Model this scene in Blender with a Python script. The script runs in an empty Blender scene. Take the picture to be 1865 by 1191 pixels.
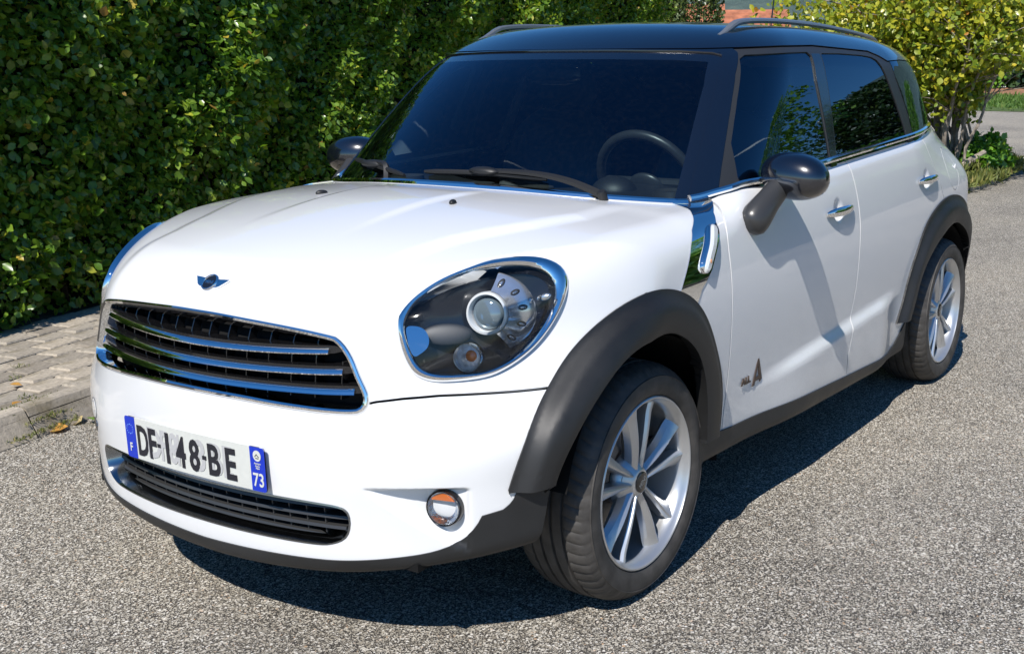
import bpy, bmesh, math, random
import numpy as np
from mathutils import Vector, Matrix
S = bpy.context.scene
# ---------------------------------------------------------------- camera, sky, sun, exposure
cd = bpy.data.cameras.new('camera'); cam = bpy.data.objects.new('camera', cd); S.collection.objects.link(cam)
cd.sensor_width = 36; cd.lens = 40.4308; cd.shift_x = -0.09644; cd.shift_y = 0.03127
cd.clip_start = .05; cd.clip_end = 20000
cam.matrix_world = Matrix([[-0.533635, -0.213857, 0.818229, 2.50608], [0.845691, -0.1277, 0.518169, 2.31311], [-0.006326, 0.968482, 0.249002, 1.41098], [0, 0, 0, 1]])
S.camera = cam
SUN_DIR = Vector((.65, .150, .75)).normalized()          # towards the sun
W = bpy.data.worlds.new('World'); S.world = W; W.use_nodes = True
nt = W.node_tree; bgn = nt.nodes['Background']
sky = nt.nodes.new('ShaderNodeTexSky'); sky.sky_type = 'NISHITA'; sky.sun_disc = False
sky.sun_elevation = math.asin(SUN_DIR.z); sky.sun_rotation = math.atan2(SUN_DIR.x, SUN_DIR.y)
sky.altitude = 300; sky.air_density = 1.0; sky.dust_density = .05; sky.ozone_density = 7.0
hsv = nt.nodes.new('ShaderNodeHueSaturation'); hsv.inputs['Saturation'].default_value = 1.2
nt.links.new(sky.outputs[0], hsv.inputs['Color']); nt.links.new(hsv.outputs[0], bgn.inputs[0]); bgn.inputs[1].default_value = .100
sd = bpy.data.lights.new('sun', 'SUN'); sun = bpy.data.objects.new('sun', sd); S.collection.objects.link(sun)
sd.energy = 5.0; sd.angle = math.radians(.53); sd.color = (1, .955, .90)
sun.rotation_euler = SUN_DIR.to_track_quat('Z', 'Y').to_euler()
S.view_settings.view_transform = 'Standard'; S.view_settings.look = 'None'
S.view_settings.exposure = .30; S.view_settings.gamma = 1; S.view_settings.use_curve_mapping = False
S.cycles.max_bounces = 10; S.cycles.transparent_max_bounces = 16; S.cycles.glossy_bounces = 6; S.cycles.transmission_bounces = 8
S.cycles.caustics_reflective = False; S.cycles.caustics_refractive = False; S.cycles.sample_clamp_indirect = 6
rng = random.Random(7); nrng = np.random.default_rng(7)
# ---------------------------------------------------------------- maths helpers
def spline(xs, ys):
    """natural cubic spline with linear ends"""
    xs = np.asarray(xs, float); ys = np.asarray(ys, float); n = len(xs)
    h = np.diff(xs); A = np.zeros((n, n)); b = np.zeros(n)
    A[0, 0] = A[-1, -1] = 1
    for i in range(1, n-1):
        A[i, i-1] = h[i-1]; A[i, i] = 2*(h[i-1]+h[i]); A[i, i+1] = h[i]
        b[i] = 6*((ys[i+1]-ys[i])/h[i]-(ys[i]-ys[i-1])/h[i-1])
    M = np.linalg.solve(A, b)
    s0 = (ys[1]-ys[0])/h[0]-h[0]*(2*M[0]+M[1])/6
    s1 = (ys[-1]-ys[-2])/h[-1]+h[-1]*(M[-2]+2*M[-1])/6
    def f(x):
        x = np.asarray(x, float)
        i = np.clip(np.searchsorted(xs, x)-1, 0, n-2)
        xc = np.clip(x, xs[0], xs[-1])
        hh = h[i]; a = (xs[i+1]-xc)/hh; c = (xc-xs[i])/hh
        v = a*ys[i]+c*ys[i+1]+((a**3-a)*M[i]+(c**3-c)*M[i+1])*hh*hh/6
        return v+np.where(x < xs[0], (x-xs[0])*s0, 0)+np.where(x > xs[-1], (x-xs[-1])*s1, 0)
    return f
def smax(a, b, k):
    h = np.maximum(k-np.abs(a-b), 0)/k
    return np.maximum(a, b)+h*h*k*0.25
def sstep(t):
    t = np.clip(t, 0, 1); return t*t*t*(t*(t*6-15)+10)
def lin(x, xs, ys): return np.interp(x, xs, ys)

# ---------------------------------------------------------------- the car's body as smooth implicit surfaces
# car frame: x forward from the front axle, y to the car's left, z up, metres
FZ = spline([.12, .19, .25, .33, .42, .50, .58, .66, .74, .82, .90, 1.0], [.715, .752, .772, .778, .782, .787, .788, .782, .771, .754, .720, .65])
HZ = spline([-2.0, -.8, -.5, -.2, .05, .25, .42, .55, .65, .75], [1.06, 1.056, 1.056, 1.050, 1.042, 1.020, .990, .957, .922, .872])
SZ = spline([.12, .20, .30, .40, .50, .60, .70, .80, .90, .98, 1.05, 1.12], [.80, .832, .848, .851, .855, .861, .865, .863, .852, .836, .814, .790])
ZBELT = lambda x: 1.0506+(-.463-x)*.0405
def bulge(x):
    return sstep((-.50-x)/.55)*sstep((x+2.0)/.30)
def F_low(x, y, z):
    ay = np.abs(y)
    zc = .42+.062*np.clip((-.55-x)/1.15, -1, 2)
    s = SZ(z-(ZBELT(x)-1.07)*np.clip((z-.6)/.4, 0, 1))
    s = s+.024*bulge(x)*sstep((zc+.050-z)/.062)
    s = s-.045*np.clip(x-.15, 0, None)**1.5-.03*np.clip(-2.75-x, 0, 3)**1.3
    s = s-.21*sstep((z-.84)/.32)*np.clip(-2.15-x, 0, 3)**1.6-.05*np.clip(-2.3-x, 0, 3)**2
    for cx, cz in ((-1.282, .912), (-2.262, .936)):        # cups behind the door handles
        s = s-.024*sstep(1.15*(1-np.hypot((x-cx)/.050, (z-cz)/.050)))
    side = ay-s
    e = np.clip(ay-.38, 0, None)**2
    lo = sstep((.66-z)/.22)
    drop = (.36-.09*lo)*ay*ay+(.10+.62*lo)*e+1.75*sstep((z-.46)/.42)*e
    xs = FZ(z)-drop
    m = sstep((ay-.475)/.03)*sstep((.470-z)/.014)*sstep((z-(.462-(ay-.485)*.80))/.022)*sstep((.715-ay)/.03)*(z < .5)   # hollow round the fog lamps
    xs = xs-m*np.maximum(xs-np.interp(ay, [.47, .50, .60, .645, .69, .72], [.735, .70, .604, .590, .572, .565]), 0)
    front = x-xs
    hc = .085+.03*np.clip((x+.2)/.9, 0, 1)
    yc = np.interp(x, [-.3, -.2, -.05, .11, .31, .45, .62, .70], [.60, .60, .605, .56, .468, .43, .425, .43])
    ridge = .009*(sstep((yc-ay)/.075+.5)-.45)*sstep((.74-x)/.12)*sstep((x+.32)/.15)+.006*sstep((.185-ay+.05*np.clip(.1-x, 0, 1))/.05+.5)*sstep((.50-x)/.45)*sstep((x+.22)/.2)
    top_h = z-(HZ(x)-hc*ay*ay+ridge)
    top_b = z-(ZBELT(x)-.012)
    top = top_h+(top_b-top_h)*sstep((-.42-x)/.25)
    rear = (-3.255+.16*np.clip(ay-.2, 0, None)**2-.02*(1-((z-.62)/.45)**2)+.12*np.clip(z-.80, 0, None)) - x
    f = smax(front, top*.93, .105)
    f = smax(f, side, lin(x, [-.8, -.35, .1, .3, .6], [.05, .08, .10, .11, .13]))
    f = smax(f, rear, .30)
    zb = .17+(.045+.145*ay*ay)*sstep((x+.25)/.3)+np.interp(x, [-2.2, -1.7, -.3, -.2], [.062, .062, .112, .0])*sstep((ay-.62)/.14)
    return smax(f, zb-z, .035)

XW = spline([.95, 1.04, 1.25, 1.45, 1.6], [-.065, -.175, -.438, -.725, -.97])
YG = spline([.95, 1.05, 1.15, 1.25, 1.35, 1.45, 1.55], [.818, .801, .775, .744, .707, .662, .609])
RZ = spline([-3.2, -2.8, -2.4, -2.0, -1.6, -1.3, -1.0, -.8, -.6, -.3], [1.42, 1.48, 1.518, 1.543, 1.555, 1.553, 1.533, 1.496, 1.43, 1.30])
def F_up(x, y, z):
    ay = np.abs(y)
    w = .62*(x-(XW(z)-(.57*ay*ay+.40*np.clip(ay-.48, 0, None)**2)))
    s = .93*(ay-(YG(z-(ZBELT(x)-1.05))-.24*np.clip(-2.15-x, 0, 3)**1.6))
    r = z-(RZ(x)-.09*ay*ay)
    b = .85*((-3.05+.62*np.clip(z-1.05, 0, 1)+.38*ay*ay)-x)
    f = smax(w, s, .15)
    f = smax(f, r, .12)
    f = smax(f, b, .12)
    return smax(f, .98-z, .01)

def grad(F, P, e=1.5e-3):
    x, y, z = P[:, 0], P[:, 1], P[:, 2]
    return np.stack([F(x+e, y, z)-F(x-e, y, z), F(x, y+e, z)-F(x, y-e, z), F(x, y, z+e)-F(x, y, z-e)], 1)/(2*e)
def project(F, P, it=4):
    P = P.copy()
    for _ in range(it):
        g = grad(F, P); f = F(P[:, 0], P[:, 1], P[:, 2])
        P -= g*(f/np.maximum((g*g).sum(1), 1e-6))[:, None]
    return P
def normals(F, P):
    g = grad(F, P); return g/np.linalg.norm(g, axis=1)[:, None]

def surface_nets(F, lo, hi, h):
    """quad-net of F=0 for y>=0 (the plane y=0 lies in the middle of the first cell layer); returns verts, tris"""
    nx = int((hi[0]-lo[0])/h)+2; ny = int(hi[1]/h)+3; nz = int((hi[2]-lo[2])/h)+2
    xs = lo[0]+h*np.arange(nx); ys = h*(np.arange(ny)-.5); zs = lo[2]+h*np.arange(nz)
    V = np.empty((nx, ny, nz), np.float32)
    for i0 in range(0, nx, 40):
        X, Y, Z = np.meshgrid(xs[i0:i0+40], ys, zs, indexing='ij'); V[i0:i0+40] = F(X, Y, Z)
    S = V < 0
    c = np.zeros((nx-1, ny-1, nz-1), int)
    for a in (0, 1):
        for b in (0, 1):
            for d in (0, 1): c += S[a:nx-1+a, b:ny-1+b, d:nz-1+d]
    act = (c > 0) & (c < 8)
    idx = -np.ones(act.shape, int); ii = np.argwhere(act); idx[act] = np.arange(len(ii))
    P = np.stack([xs[ii[:, 0]]+h/2, ys[ii[:, 1]]+h/2, zs[ii[:, 2]]+h/2], 1)
    mid = ii[:, 1] == 0
    P[mid, 1] = 0
    # a few smoothing steps pulled back to the surface
    quads = []
    for ax in range(3):
        sl0 = [slice(None)]*3; sl1 = [slice(None)]*3
        sl0[ax] = slice(0, -1); sl1[ax] = slice(1, None)
        e = S[tuple(sl0)] != S[tuple(sl1)]
        o = [k for k in range(3) if k != ax]
        E = np.argwhere(e)
        ok = np.ones(len(E), bool)
        for k in o: ok &= (E[:, k] > 0) & (E[:, k] < V.shape[k]-1)
        E = E[ok]
        def cell(d1, d2):
            q = E.copy(); q[:, o[0]] += d1; q[:, o[1]] += d2; return idx[q[:, 0], q[:, 1], q[:, 2]]
        Q = np.stack([cell(-1, -1), cell(0, -1), cell(0, 0), cell(-1, 0)], 1)
        inside = S[E[:, 0], E[:, 1], E[:, 2]]
        flip = inside if ax in (0, 2) else ~inside
        Q[~flip] = Q[~flip][:, ::-1]
        quads.append(Q)
    Q = np.concatenate(quads)
    P = project(F, P, 6)
    P[mid, 1] = 0
    n = len(P)
    for _ in range(3):
        acc = np.zeros((n, 3)); cnt = np.zeros(n)
        for k in range(4):
            np.add.at(acc, Q[:, k], P[Q[:, (k+1) % 4]]+P[Q[:, (k+3) % 4]]); np.add.at(cnt, Q[:, k], 2)
        L = acc/np.maximum(cnt, 1)[:, None]
        P = .4*P+.6*L; P = project(F, P, 2); P[mid, 1] = 0
    T = np.concatenate([Q[:, [0, 1, 2]], Q[:, [0, 2, 3]]])
    return P, T
# ---------------------------------------------------------------- materials
def new_mat(name):
    m = bpy.data.materials.new(name); m.use_nodes = True
    return m, m.node_tree, m.node_tree.nodes['Principled BSDF']
def node(nt, typ, **kw):
    n = nt.nodes.new(typ)
    for k, v in kw.items():
        if k.startswith('i_'): n.inputs[k[2:].replace('_', ' ')].default_value = v
        else: setattr(n, k, v)
    return n
def ramp(nt, src, stops):
    r = nt.nodes.new('ShaderNodeValToRGB'); e = r.color_ramp.elements
    e[0].position, e[0].color = stops[0][0], (*stops[0][1], 1)
    e[1].position, e[1].color = stops[-1][0], (*stops[-1][1], 1)
    for p, c in stops[1:-1]:
        k = e.new(p); k.color = (*c, 1)
    nt.links.new(src, r.inputs[0]); return r.outputs[0]
def noise(nt, scale, detail=4, rough=.55, coord='Object', vec=None):
    n = node(nt, 'ShaderNodeTexNoise', i_Scale=scale, i_Detail=detail, i_Roughness=rough)
    if vec is None:
        vec = nt.nodes.new('ShaderNodeTexCoord').outputs[coord]
    nt.links.new(vec, n.inputs['Vector']); return n.outputs[0]
def bump(nt, bsdf, src, strength, dist=.01):
    b = node(nt, 'ShaderNodeBump', i_Strength=strength, i_Distance=dist)
    nt.links.new(src, b.inputs['Height']); nt.links.new(b.outputs[0], bsdf.inputs['Normal']); return b
def simple(name, col, rough=.5, metal=0, coat=0, spec=.5, nscale=None, nvar=.15, bumpv=0, bscale=300, rvar=0):
    m, nt, b = new_mat(name)
    b.inputs['Base Color'].default_value = (*col, 1); b.inputs['Roughness'].default_value = rough
    b.inputs['Metallic'].default_value = metal; b.inputs['Coat Weight'].default_value = coat; b.inputs['Coat Roughness'].default_value = .03
    b.inputs['Specular IOR Level'].default_value = spec
    if nscale:
        n = noise(nt, nscale)
        c = ramp(nt, n, [(.3, [v*(1-nvar) for v in col]), (.7, [min(1, v*(1+nvar)) for v in col])])
        nt.links.new(c, b.inputs['Base Color'])
        if rvar:
            mr = node(nt, 'ShaderNodeMapRange'); mr.inputs[1].default_value = .3; mr.inputs[2].default_value = .7
            mr.inputs[3].default_value = max(0, rough-rvar); mr.inputs[4].default_value = rough+rvar
            nt.links.new(n, mr.inputs[0]); nt.links.new(mr.outputs[0], b.inputs['Roughness'])
    if bumpv: bump(nt, b, noise(nt, bscale, 2), bumpv, .002)
    return m
def tinted_glass(name, tint, refl=1.0, dirt=0.0, ior=1.9, rough=.004):
    """thin sheet of tinted glass: tinted straight-through light plus a mirror reflection"""
    m = bpy.data.materials.new(name); m.use_nodes = True; nt = m.node_tree; nt.nodes.clear()
    out = nt.nodes.new('ShaderNodeOutputMaterial'); mx = nt.nodes.new('ShaderNodeMixShader')
    tr = nt.nodes.new('ShaderNodeBsdfTransparent'); tr.inputs[0].default_value = (*tint, 1)
    gl = nt.nodes.new('ShaderNodeBsdfGlossy'); gl.inputs['Roughness'].default_value = .004; gl.inputs[0].default_value = (*((refl,)*3 if isinstance(refl, float) else refl), 1)
    fr = nt.nodes.new('ShaderNodeFresnel'); fr.inputs[0].default_value = ior; gl.inputs['Roughness'].default_value = rough
    nt.links.new(fr.outputs[0], mx.inputs[0]); nt.links.new(tr.outputs[0], mx.inputs[1]); nt.links.new(gl.outputs[0], mx.inputs[2])
    last = mx.outputs[0]
    if dirt:
        df = nt.nodes.new('ShaderNodeBsdfDiffuse'); df.inputs[0].default_value = (.5, .48, .44, 1)
        m2 = nt.nodes.new('ShaderNodeMixShader')
        n = noise(nt, 60, 6, .7); mr = node(nt, 'ShaderNodeMapRange'); mr.inputs[1].default_value = .45; mr.inputs[2].default_value = .9; mr.inputs[4].default_value = dirt
        nt.links.new(n, mr.inputs[0]); nt.links.new(mr.outputs[0], m2.inputs[0])
        nt.links.new(last, m2.inputs[1]); nt.links.new(df.outputs[0], m2.inputs[2]); last = m2.outputs[0]
    nt.links.new(last, out.inputs[0]); return m

def paint_mat(name, col, rough, dust):
    m, nt, b = new_mat(name)
    b.inputs['Base Color'].default_value = (*col, 1); b.inputs['Roughness'].default_value = rough
    b.inputs['Coat Weight'].default_value = 1; b.inputs['Coat Roughness'].default_value = .02; b.inputs['Coat IOR'].default_value = 1.55 if col[0] > .1 else 1.75
    if dust:      # road dust thrown onto the lower panels (a wear pattern of its own, densest behind the wheels)
        tc = nt.nodes.new('ShaderNodeTexCoord'); sx = nt.nodes.new('ShaderNodeSeparateXYZ'); nt.links.new(tc.outputs['Object'], sx.inputs[0])
        mr = node(nt, 'ShaderNodeMapRange'); mr.inputs[1].default_value = .72; mr.inputs[2].default_value = .34; mr.inputs[3].default_value = 0; mr.inputs[4].default_value = 1
        nt.links.new(sx.outputs[2], mr.inputs[0])
        n1 = noise(nt, 5, 5, .6); n2 = noise(nt, 160, 3, .7)
        mu = node(nt, 'ShaderNodeMath', operation='MULTIPLY'); nt.links.new(mr.outputs[0], mu.inputs[0]); nt.links.new(n1, mu.inputs[1])
        mu2 = node(nt, 'ShaderNodeMath', operation='MULTIPLY'); nt.links.new(mu.outputs[0], mu2.inputs[0]); nt.links.new(n2, mu2.inputs[1])
        mx = node(nt, 'ShaderNodeMix', data_type='RGBA'); mx.inputs[6].default_value = (*col, 1); mx.inputs[7].default_value = (.30, .28, .25, 1)
        m3 = node(nt, 'ShaderNodeMath', operation='MULTIPLY'); m3.inputs[1].default_value = dust; nt.links.new(mu2.outputs[0], m3.inputs[0])
        nt.links.new(m3.outputs[0], mx.inputs[0]); nt.links.new(mx.outputs[2], b.inputs['Base Color'])
    return m
MAT = dict(
    paint=paint_mat('white_paint', (.715, .72, .72), .35, 0), dusty=paint_mat('dusty_white_paint', (.715, .72, .72), .35, .8),
    black=paint_mat('black_paint', (.003, .004, .008), .25, 0),
    plastic=simple('dark_plastic', (.015, .0152, .0155), .5, nscale=3.2, nvar=.38, bumpv=.18, bscale=700, rvar=.10),
    rubber=simple('black_rubber', (.009, .009, .009), .5),
    trim=simple('window_rubber', (.022, .023, .024), .42),
    matte=simple('matte_black', (.006, .006, .006), .8, spec=.2),
    chrome=simple('chrome', (.88, .89, .90), .03, 1),
    satin=simple('satin_silver', (.20, .215, .23), .30, .5, .3),
    alloy=simple('alloy', (.55, .56, .57), .32, .75, .25, nscale=14, nvar=.05),
    steel=simple('brake_steel', (.22, .21, .20), .35, 1, nscale=30),
    gloss=simple('gloss_black', (.008, .008, .009), .12, coat=.6),
    dkgrey=simple('dark_grey', (.034, .034, .034), .32),
    tyre=simple('tyre_rubber', (.048, .044, .040), .62, nscale=22, nvar=.40, bumpv=.25, bscale=500),
    white=simple('plate_white', (.56, .57, .53), .35, nscale=60, nvar=.03),
    blue=simple('plate_blue', (.005, .03, .42), .35),
    ink=simple('plate_ink', (.012, .012, .018), .45),
    ghost=simple('faded_ink', (.42, .42, .42), .45),
    glass=tinted_glass('windscreen_glass', (.66, .77, .78), dirt=.006, refl=(.62, .82, 1.0), ior=1.72),
    sglass=tinted_glass('side_glass', (.60, .73, .73), refl=(.7, .86, 1.0), ior=2.1),
    pglass=tinted_glass('privacy_glass', (.035, .05, .06), refl=(.7, .86, 1.0), ior=2.2),
    clear=tinted_glass('clear_lens', (.96, .97, .98), ior=1.42, rough=.035),
    amber=simple('amber_plastic', (.55, .13, .01), .15, coat=1),
    crystal=simple('reflector', (.62, .66, .70), .16, .9, bumpv=.9, bscale=110),
    interior=simple('interior_black', (.016, .017, .019), .5, bumpv=.2, bscale=400),
    pillar=simple('pillar_trim', (.85, .87, .84), .7),
    headliner=simple('headliner_cloth', (.55, .55, .53), .9), grey=simple('grey_seat', (.10, .10, .105), .75), darkchrome=simple('dark_chrome', (.30, .32, .34), .14, 1),
    bulb=simple('bulb_orange', (.75, .19, .03), .3, coat=1),
    lensblue=simple('projector_glass', (.22, .28, .31), .05, .45, coat=1),
)

# ---------------------------------------------------------------- objects
def link(o, parent=None):
    S.collection.objects.link(o)
    if parent is not None: o.parent = parent
    return o
def tag(o, label=None, cat=None, group=None, kind=None):
    if label: o['label'] = label
    if cat: o['category'] = cat
    if group: o['group'] = group
    if kind: o['kind'] = kind
    return o
def empty(name, loc=(0, 0, 0), rz=0):
    o = bpy.data.objects.new(name, None); o.location = loc; o.rotation_euler = (0, 0, rz); o.empty_display_size = .2
    return link(o)
def mesh_obj(name, verts, faces, mat, parent=None, smooth=True, angle=35, loop_normals=None):
    me = bpy.data.meshes.new(name); me.from_pydata([tuple(v) for v in verts], [], [tuple(f) for f in faces]); me.update()
    mats = mat if isinstance(mat, (list, tuple)) else [mat]
    for m in mats: me.materials.append(MAT[m] if isinstance(m, str) else m)
    if smooth:
        me.polygons.foreach_set('use_smooth', [True]*len(me.polygons))
        if loop_normals is not None: me.normals_split_custom_set(loop_normals)
        elif angle: me.set_sharp_from_angle(angle=math.radians(angle))
    return link(bpy.data.objects.new(name, me), parent)

class MB:
    """collects simple shapes into one mesh"""
    def __init__(s): s.v = []; s.f = []; s.mi = []; s.cur = 0
    def add(s, V, F):
        n = len(s.v); s.v.extend(np.asarray(V, float).tolist()); s.f.extend([[i+n for i in f] for f in F]); s.mi.extend([s.cur]*len(F)); return s
    def box(s, c, d, R=None):
        c = np.asarray(c, float); d = np.asarray(d, float)/2
        V = np.array([[x, y, z] for x in (-1, 1) for y in (-1, 1) for z in (-1, 1)])*d
        if R is not None: V = V@np.asarray(R).T
        return s.add(V+c, [[0, 1, 3, 2], [4, 6, 7, 5], [0, 4, 5, 1], [2, 3, 7, 6], [0, 2, 6, 4], [1, 5, 7, 3]])
    def sweep(s, path, prof, N=None, B=None, closed=False, pclosed=True, caps=True, scale=None):
        """profile points (a,h): a along B (sideways), h along N (outwards)"""
        path = np.asarray(path, float); prof = np.asarray(prof, float); n = len(path); k = len(prof)
        if closed: t = np.roll(path, -1, 0)-np.roll(path, 1, 0)
        else: t = np.gradient(path, axis=0)
        t /= np.linalg.norm(t, axis=1)[:, None]+1e-12
        if N is None:
            up = np.array([0, 0, 1.]); N = np.tile(up, (n, 1))-t*(t@up)[:, None]
            bad = np.linalg.norm(N, axis=1) < .1; N[bad] = np.array([1., 0, 0])
        N = np.asarray(N, float); N = N-t*(N*t).sum(1)[:, None]; N /= np.linalg.norm(N, axis=1)[:, None]
        Bv = np.cross(t, N) if B is None else B
        sc = np.ones(n) if scale is None else np.asarray(scale, float)
        V = (path[:, None]+sc[:, None, None]*(prof[None, :, 0, None]*Bv[:, None]+prof[None, :, 1, None]*N[:, None])).reshape(-1, 3)
        F = []
        for i in range(n if closed else n-1):
            j = (i+1) % n
            for a in range(k if pclosed else k-1):
                b = (a+1) % k; F.append([i*k+a, i*k+b, j*k+b, j*k+a])
        if not closed and caps and pclosed:
            F.append(list(range(k))[::-1]); F.append([(n-1)*k+a for a in range(k)])
        return s.add(V, F)
    def tube(s, path, r, seg=10, closed=False, scale=None):
        a = np.linspace(0, 2*np.pi, seg, endpoint=False)
        return s.sweep(path, np.stack([r*np.cos(a), r*np.sin(a)], 1), closed=closed, scale=scale)
    def lathe(s, prof, seg=48, origin=(0, 0, 0), axis=(0, 1, 0), cap0=False, cap1=False):
        """profile (r, t): radius and distance along axis"""
        ax = np.asarray(axis, float); ax /= np.linalg.norm(ax); e = np.array([0, 0, 1.]) if abs(ax[2]) < .9 else np.array([1., 0, 0])
        u = np.cross(e, ax); u /= np.linalg.norm(u); v = np.cross(ax, u); k = len(prof); V = []
        for a in np.linspace(0, 2*np.pi, seg, endpoint=False):
            d = u*np.cos(a)+v*np.sin(a)
            for r, t in prof: V.append(np.asarray(origin)+d*r+ax*t)
        F = [[i*k+a, ((i+1) % seg)*k+a, ((i+1) % seg)*k+a+1, i*k+a+1] for i in range(seg) for a in range(k-1)]
        if cap0: F.append([i*k for i in range(seg)])
        if cap1: F.append([i*k+k-1 for i in range(seg)][::-1])
        return s.add(V, F)
    def ellipsoid(s, c, r, R=None, nu=24, nv=14, power=1.0):
        V = []; F = []
        for j in range(nv+1):
            th = math.pi*j/nv
            for i in range(nu):
                ph = 2*math.pi*i/nu
                p = np.array([math.sin(th)*math.cos(ph), math.sin(th)*math.sin(ph), math.cos(th)])
                p = np.sign(p)*np.abs(p)**power
                V.append(p*np.asarray(r, float))
        V = np.array(V)
        if R is not None: V = V@np.asarray(R).T
        for j in range(nv):
            for i in range(nu): F.append([j*nu+i, (j+1)*nu+i, (j+1)*nu+(i+1) % nu, j*nu+(i+1) % nu])
        return s.add(V+np.asarray(c, float), F)
    def prism(s, poly, o, u, v, d):
        """flat polygon (2D) placed at o with axes u,v and extruded along d"""
        o, u, v, d = [np.asarray(q, float) for q in (o, u, v, d)]; n = len(poly)
        A = np.array([o+u*p[0]+v*p[1] for p in poly])
        return s.add(np.concatenate([A, A+d]), [list(range(n))[::-1], list(range(n, 2*n))]+[[i, (i+1) % n, n+(i+1) % n, n+i] for i in range(n)])
    def build(s, name, mat, parent=None, smooth=True, angle=35):
        V = np.array(s.v)
        o = mesh_obj(name, V, s.f, mat, parent, smooth, angle)
        me = o.data; bm = bmesh.new(); bm.from_mesh(me); bmesh.ops.remove_doubles(bm, verts=bm.verts, dist=1e-6)
        bmesh.ops.recalc_face_normals(bm, faces=bm.faces); bm.to_mesh(me); bm.free()
        if smooth:
            me.polygons.foreach_set('use_smooth', [True]*len(me.polygons)); me.set_sharp_from_angle(angle=math.radians(angle))
        return o
def mirrored(o, name=None, parent=None):
    """a mirror copy (car's other side) with its own mirrored mesh"""
    me = o.data.copy(); 
    n = len(me.vertices); co = np.empty(n*3); me.vertices.foreach_get('co', co); co = co.reshape(-1, 3); co[:, 1] *= -1
    has = me.has_custom_normals
    if has:
        ln = np.empty(len(me.loops)*3); me.corner_normals.foreach_get('vector', ln); ln = ln.reshape(-1, 3)
        vi = np.empty(len(me.loops), int); me.loops.foreach_get('vertex_index', vi)
        ps = np.empty(len(me.polygons), int); me.polygons.foreach_get('loop_start', ps); pt = np.empty(len(me.polygons), int); me.polygons.foreach_get('loop_total', pt)
        faces = [vi[a:a+b][::-1] for a, b in zip(ps, pt)]; lns = np.concatenate([ln[a:a+b][::-1] for a, b in zip(ps, pt)])*[1, -1, 1]
        return mesh_obj(name or o.name.split('.')[0], co, faces, list(me.materials), parent or o.parent, loop_normals=lns.tolist())
    me.vertices.foreach_set('co', co.ravel()); me.flip_normals()
    return link(bpy.data.objects.new(name or o.name.split('.')[0], me), parent or o.parent)

# ---------------------------------------------------------------- cutting the implicit surfaces into panels
def smooth_closed(pts, n=90):
    p = np.asarray(pts, float); k = len(p); out = []
    m = max(2, n//k)
    for i in range(k):
        a, b, c, d = p[i-1], p[i], p[(i+1) % k], p[(i+2) % k]
        for t in np.linspace(0, 1, m, endpoint=False):
            out.append(.5*((2*b)+(-a+c)*t+(2*a-5*b+4*c-d)*t*t+(-a+3*b-3*c+d)*t**3))
    return np.array(out)
def smooth_open(pts, n=60):
    p = np.asarray(pts, float); d = np.r_[0, np.cumsum(np.linalg.norm(np.diff(p, axis=0), axis=1))]
    t = np.linspace(0, d[-1], n); return np.stack([spline(d, p[:, k])(t) for k in range(p.shape[1])], 1)
def resample(p, n, closed=False):
    p = np.asarray(p, float)
    if closed: p = np.vstack([p, p[:1]])
    d = np.r_[0, np.cumsum(np.linalg.norm(np.diff(p, axis=0), axis=1))]; t = np.linspace(0, d[-1], n, endpoint=not closed)
    return np.stack([np.interp(t, d, p[:, k]) for k in range(p.shape[1])], 1)
def sd_poly(Q, poly):
    """signed distance to a closed polygon, positive inside"""
    poly = np.asarray(poly, float); d = np.full(len(Q), 1e18); ins = np.zeros(len(Q), bool)
    a = poly; b = np.roll(poly, -1, 0)
    for (ax, ay), (bx, by) in zip(a, b):
        ex, ey = bx-ax, by-ay; wx, wy = Q[:, 0]-ax, Q[:, 1]-ay
        t = np.clip((wx*ex+wy*ey)/max(ex*ex+ey*ey, 1e-18), 0, 1)
        d = np.minimum(d, (wx-ex*t)**2+(wy-ey*t)**2)
        c = (ay <= Q[:, 1]) != (by <= Q[:, 1])
        if c.any() and abs(ey) > 1e-18:
            ins ^= c & (Q[:, 0] < ax+ex*(Q[:, 1]-ay)/ey)
    return np.where(ins, 1, -1)*np.sqrt(d)
class Region:
    """a polygon on a 2D projection of the body (axes: pair of 3-vectors), valid where ok(P)"""
    def __init__(s, poly, au, av, ok, sm=0):
        s.poly = smooth_closed(poly, sm) if sm else np.asarray(poly, float)
        s.A = np.array([au, av], float); s.ok = ok; s.lo = s.poly.min(0)-.06; s.hi = s.poly.max(0)+.06
    def __call__(s, P):
        Q = P@s.A.T; g = np.full(len(P), -.06)
        m = s.ok(P) & (Q > s.lo).all(1) & (Q < s.hi).all(1)
        if m.any(): g[m] = np.maximum(sd_poly(Q[m], s.poly), -.06)
        return g
XZ = ((1, 0, 0), (0, 0, 1)); YZ = ((0, 1, 0), (0, 0, 1)); XY = ((1, 0, 0), (0, 1, 0))
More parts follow.
